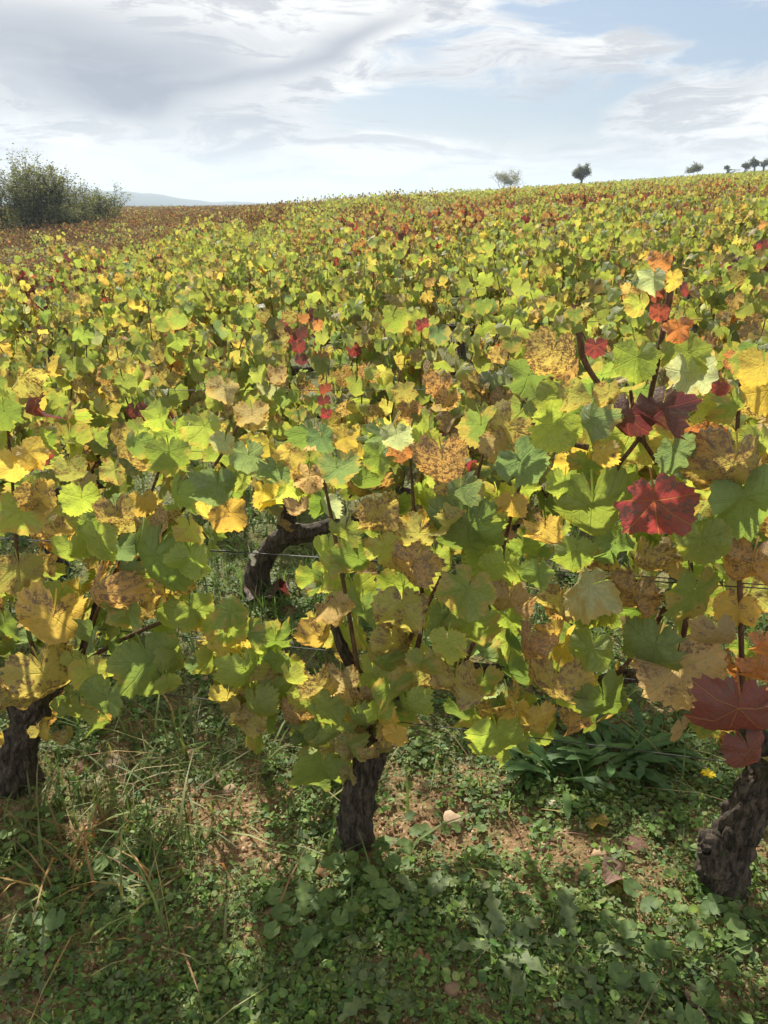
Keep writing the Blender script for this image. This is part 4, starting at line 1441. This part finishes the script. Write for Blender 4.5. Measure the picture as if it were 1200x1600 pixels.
def plant(name, px, py, n, length, metas, label, cat, group, seed, tall=.5, rad=.02, upright=False):
    rs = random.Random(seed)
    p, t = hit_ground(px, py)
    o = empty(name, p)
    tag(o, label, cat, group)
    for k in range(n):
        a = rs.uniform(0, 6.28)
        L = length * rs.uniform(.6, 1.15)
        d = Vector((math.cos(a), math.sin(a), 0))
        c = bpy.data.objects.new('leaf', rs.choice(metas)); COL.objects.link(c); c.parent = o
        if upright:
            r_ = rad * math.sqrt(rs.random()) * 1.6
            c.location = d * r_ + Vector((0, 0, rs.uniform(.3, 1) * tall))
            T = d * rs.uniform(.3, 1) + Vector((rs.uniform(-.3, .3), rs.uniform(-.3, .3), rs.uniform(-.25, .25))); N = Vector((rs.uniform(-.35, .35), rs.uniform(-.45, .15), 1))
        else:
            c.location = d * rad * rs.random()
            T = d + Vector((0, 0, rs.uniform(.05, tall))); N = Vector((-d.x * .3, -d.y * .3, 1))
        T = T.normalized(); N = (N - T * N.dot(T)).normalized(); X = T.cross(N)
        c.rotation_euler = Matrix((X, T, N)).transposed().to_euler()
        c.scale = (L, L, L)
    return o


plant('dandelion_plant', 880, 1215, 34, .17, STRAP, 'dense dark green leafy rosette behind the front row, left half of the clump', 'weed', 'leafy rosettes', 1, 1.0, .05)
plant('dandelion_plant', 960, 1190, 30, .17, STRAP, 'dense dark green leafy rosette next to the yellow flower side of the clump', 'weed', 'leafy rosettes', 2, 1.1, .05)
plant('dandelion_plant', 1010, 1170, 22, .16, STRAP, 'dark green rosette under the large tan vine leaf', 'weed', 'leafy rosettes', 3, 1.0, .05)
plant('dandelion_plant', 830, 1200, 16, .15, STRAP, 'smaller dark rosette beside the soil below the lime leaf', 'weed', 'leafy rosettes', 4, .8, .03)
MG = 'round-leaved mallow weeds'
plant('mallow_plant', 545, 1395, 30, .044, ROUND, 'round-leaved mallow clump right below the middle trunk', 'weed', MG, 11, .07, .10, True)
plant('mallow_plant', 520, 1450, 18, .042, ROUND, 'round-leaved mallow tuft a little below the trunk-side clump', 'weed', MG, 16, .06, .09, True)
plant('mallow_plant', 1070, 1500, 30, .040, ROUND, 'round-leaved mallow clump before the right trunk', 'weed', MG, 12, .06, .12, True)
plant('mallow_plant', 1160, 1560, 24, .038, ROUND, 'round-leaved mallow clump in the bottom right corner', 'weed', MG, 13, .06, .12, True)
plant('mallow_plant', 700, 1330, 18, .034, ROUND, 'small pale mallow patch at the edge of the bare soil', 'weed', MG, 14, .04, .10, True)
plant('mallow_plant', 1180, 1440, 14, .045, ROUND, 'mallow leaves at the foot of the right trunk', 'weed', MG, 15, .05, .08, True)
plant('mallow_plant', 20, 1350, 20, .045, ROUND, 'broad-leaved green weed at the left edge below the trunk', 'weed', MG, 17, .08, .10, True)
plant('mallow_plant', 130, 1400, 14, .045, ROUND, 'small round-leaved weed in the shaded left foreground', 'weed', MG, 18, .06, .09, True)
TG = 'jagged-leaved weeds'
plant('thistle_plant', 780, 1500, 16, .11, THIST, 'grey green jagged weed in the middle of the lower ground', 'weed', TG, 21, .9, .02)
plant('thistle_plant', 900, 1490, 12, .10, THIST, 'jagged green weed to the side of the mallow clump', 'weed', TG, 22, .8, .02)
plant('thistle_plant', 590, 1560, 12, .10, THIST, 'jagged weed at the bottom edge below the mallow', 'weed', TG, 23, .8, .02)
plant('thistle_plant', 210, 1380, 12, .10, THIST, 'bluish jagged weed in the shaded grass of the left foreground', 'weed', TG, 24, .8, .02)
plant('thistle_plant', 660, 1420, 12, .08, THIST, 'small jagged weed between mallow clump and soil patch', 'weed', TG, 25, .8, .02)
plant('thistle_plant', 950, 1580, 12, .10, THIST, 'jagged weed at the bottom edge beside the dark dead leaf', 'weed', TG, 26, .8, .02)
plant('thistle_plant', 60, 1500, 10, .09, THIST, 'jagged weed in the bottom left corner', 'weed', TG, 27, .8, .02)

# yellow flower
p, t = hit_ground(1103, 1228)
fl = empty('yellow_flower', p); tag(fl, 'single yellow dandelion flower in the grass left of the right trunk', 'flower')
jj = Join(); jj.add(*tube([(0, 0, 0), (.004, 0, .03), (0, 0, .06)], [.002, .002, .002], 6)); m_ = weed_mat('flower_stem'); add('stem', jj.mesh('stem', plain_mat('stem_green', (.12, .2, .05))), fl)
jj = Join()
pv = np.array([(-.16, 0, 0), (.16, 0, 0), (.2, .7, .06), (0, 1, 0), (-.2, .7, .06)]); pf = np.array([(0, 1, 2), (0, 2, 4), (4, 2, 3)])
n = 44
a_ = rng.random(n) * 2 * PI
T_ = np.stack([np.cos(a_), np.sin(a_), rng.random(n) * .6], 1); N_ = np.tile([0, 0, 1.0], (n, 1))
v_, f_, c_, _ = scatter(pv, pf, None, np.stack([np.cos(a_) * .002, np.sin(a_) * .002, .06 + rng.random(n) * .004], 1), frames(T_, N_), np.full(n, .019) * (.6 + .5 * rng.random(n)), np.tile([.75, .58, .02, 1], (n, 1)))
jj.add(v_, f_, c_); add('petals', jj.mesh('petals', M_WEED), fl)


# ------------------------------------------------------------------ trees
def grow(rs, p, d, L, r, depth, segs, tips, spreadv, up=.15, tipd=2):
    n = 4
    pts = [p]
    q = p.copy(); dd = d.copy()
    for k in range(n):
        dd = (dd + Vector((rs.uniform(-1, 1), rs.uniform(-1, 1), rs.uniform(-1, 1) + up)) * .16).normalized()
        q = q + dd * (L / n)
        pts.append(q.copy())
        if depth <= tipd: tips.append(q.copy())
    segs.append((pts, r, r * .6))
    if depth == 0: return
    for k in range(rs.randint(2, 3) + (1 if depth > 2 else 0)):
        t = rs.randint(2, n)
        nd = (dd + Vector((rs.uniform(-1, 1), rs.uniform(-1, 1), rs.uniform(-.5, .9))) * spreadv).normalized()
        grow(rs, pts[t], nd, L * rs.uniform(.58, .8), r * .55, depth - 1, segs, tips, spreadv, up, tipd)


def tree(name, px, dist, py_base, height, stems, leafn, leafs, cols, label, group, seed, spreadv=.75, jitter=.35, depth=4, wide=1.0, cat='tree', z=None):
    rs = random.Random(seed)
    d = pix_dir(px, py_base); dh = Vector((d.x, d.y, 0))
    sc_ = dist / dh.length
    b = dh * sc_
    b.z = float(ground_z(b.x, b.y)) if stems > 5 else (CAM_H + d.z * sc_)
    segs, tips = [], []
    for k in range(stems):
        if stems == 1:
            p0 = Vector((0, 0, -.4)); dd = Vector((0, 0, 1)); L = height * .18
        else:
            a = rs.uniform(0, 6.28); r_ = rs.uniform(.1, .42) * height * wide
            p0 = Vector((math.cos(a) * r_, math.sin(a) * r_, -.4)); dd = Vector((math.cos(a) * .35, math.sin(a) * .35, 1)).normalized(); L = height * rs.uniform(.30, .42)
        grow(rs, p0, dd, L, height * (.032 if stems == 1 else .011), depth, segs, tips, spreadv, .15, 2 if stems < 6 else 4)
    zmax = sorted(t.z for t in tips)[int(len(tips) * .995)]
    k = height / zmax
    M = Matrix.Diagonal((k * wide, k * wide, k))
    j = Join()
    for pts, r0, r1 in segs:
        j.add(*tube([M @ p for p in pts], np.linspace(r0, r1, len(pts)) * k, 5 if r0 > height * .004 else 3, cap=False))
    o = empty(name, b); tag(o, label, cat, group)
    add('trunk', j.mesh('trunk', M_TBARK), o)
    idx = [rs.randrange(len(tips)) for _ in range(leafn)]
    P_ = np.array([tuple(M @ tips[i]) for i in idx]) + rng.normal(0, jitter, (leafn, 3))
    if stems <= 5:
        m_ = int(leafn * .6)
        cen = np.array([rng.normal(0, 1, 3) for _ in range(16)])
        cen = cen / np.linalg.norm(cen, axis=1, keepdims=True) * rng.uniform(.35, .85, (16, 1))
        q_ = cen[rng.integers(0, 16, m_)] + rng.normal(0, .17, (m_, 3))
        P_[:m_] = q_ * np.array([.52 * height * wide, .52 * height * wide, .40 * height]) + np.array([0, 0, .52 * height])
    if stems > 5:
        m_ = leafn // 3
        ext = np.percentile(np.hypot(P_[:, 0], P_[:, 1]), 80)
        a2 = rng.random(m_) * 2 * PI; r2 = np.sqrt(rng.random(m_)) * ext; h2 = rng.random(m_) ** 1.2 * .55 * height * (1.1 - .5 * r2 / ext)
        P_[:m_] = np.stack([r2 * np.cos(a2), r2 * np.sin(a2), h2], 1)
    P_[:, 2] = np.maximum(P_[:, 2], .05 * height)
    tv = np.array([(0, 1, 0), (-.5, .1, .1), (0, -.7, 0), (.5, .1, .1)]); tf = np.array([(0, 1, 2), (0, 2, 3)])
    cc = np.array(cols)[rng.integers(0, len(cols), leafn)] * (.7 + .6 * rng.random((leafn, 1)))
    cc = np.concatenate([cc, np.ones((leafn, 1))], 1)
    v_, f_, c_, _ = scatter(tv, tf, None, P_, rand_frames(leafn, .6, 1.0), leafs * (.6 + .8 * rng.random(leafn)), cc)
    j = Join(); j.add(v_, f_, c_)
    add('crown', j.mesh('crown', M_TREE), o)
    return o


BG = [(.17, .19, .10), (.14, .16, .085), (.21, .22, .12), (.24, .23, .13)]
SG = 'shrubs at the edge of the vineyard'
tree('willow_shrub', 62, 62, 345, 5.3, 16, 12000, .085, BG, 'tallest loose green shrub at the left edge with bare twigs on top', SG, 3, .8, .16, 4, .75, 'shrub')
tree('willow_shrub', 10, 60, 348, 4.6, 12, 8000, .085, BG, 'green shrub cut by the left edge of the picture', SG, 4, .8, .16, 4, .8, 'shrub')
tree('willow_shrub', 148, 63, 342, 3.4, 14, 8000, .075, BG, 'lower rounded shrub nearest the open plain', SG, 5, .8, .14, 4, .85, 'shrub')
tree('willow_shrub', 105, 60, 345, 3.0, 10, 6000, .075, BG, 'dense short shrub between the tall and the rounded shrubs', SG, 6, .8, .14, 4, .8, 'shrub')
RGR = 'trees on the ridge'
tree('broadleaf_tree', 795, 190, 297, 4.2, 4, 3400, .13, [(.27, .27, .25), (.32, .31, .29), (.24, .24, .22)], 'wide pale hazy tree on the ridge, left of the round dark one', RGR, 7, .95, .22, 4, 1.2)  # pale twigs, crown colours lightened further to paint in haze
tree('broadleaf_tree', 909, 200, 284, 3.6, 1, 4200, .16, [(.10, .115, .07), (.12, .13, .08), (.15, .15, .09)], 'single round dark tree standing on the ridge', RGR, 8, .95, .22, 4, 1.15)
tree('broadleaf_tree', 1087, 260, 271, 2.3, 3, 2200, .24, [(.11, .12, .08), (.14, .14, .09)], 'low spreading dark tree on the upper ridge', RGR, 9, 1.0, .35, 4, 1.4)
tree('broadleaf_tree', 1135, 290, 266, 1.5, 1, 800, .24, [(.12, .13, .09)], 'smallest bush-like tree on the upper ridge', RGR, 10, 1.0, .3, 3, 1.3)
tree('broadleaf_tree', 1165, 300, 264, 2.0, 1, 1100, .24, [(.12, .13, .09)], 'first of three small trees at the right end of ridge', RGR, 11, 1.0, .3, 3, 1.3)
tree('broadleaf_tree', 1180, 300, 262, 2.7, 1, 1500, .24, [(.11, .12, .085)], 'middle and tallest of three small trees at the right end of ridge', RGR, 12, 1.0, .35, 3, 1.1)
tree('broadleaf_tree', 1194, 300, 261, 2.6, 1, 1400, .24, [(.11, .12, .085)], 'last of three small trees at the right edge of the picture', RGR, 13, 1.0, .35, 3, 1.1)

# ------------------------------------------------------------------ haze
m_haze, g_, out_ = new_mat('haze_air')
pv_ = g_.node('ShaderNodeVolumePrincipled', ins={'Color': (.68, .83, 1.0), 'Density': .00034, 'Anisotropy': .25})
g_.l.new(pv_.outputs[0], out_.inputs['Volume'])
x0, x1, y0, y1, z0, z1 = -3000, 3000, -120, 3100, -40, 75
hv = np.array([(x0, y0, z0), (x1, y0, z0), (x1, y1, z0), (x0, y1, z0), (x0, y0, z1), (x1, y0, z1), (x1, y1, z1), (x0, y1, z1)])
hf = np.array([(0, 3, 2, 1), (4, 5, 6, 7), (0, 1, 5, 4), (1, 2, 6, 5), (2, 3, 7, 6), (3, 0, 4, 7)])
haze = add('haze', mesh_np('haze', hv, hf, m_haze, smooth=False), kind='stuff')
tag(haze, 'pale autumn haze lying over the vineyard and far hills', 'haze')
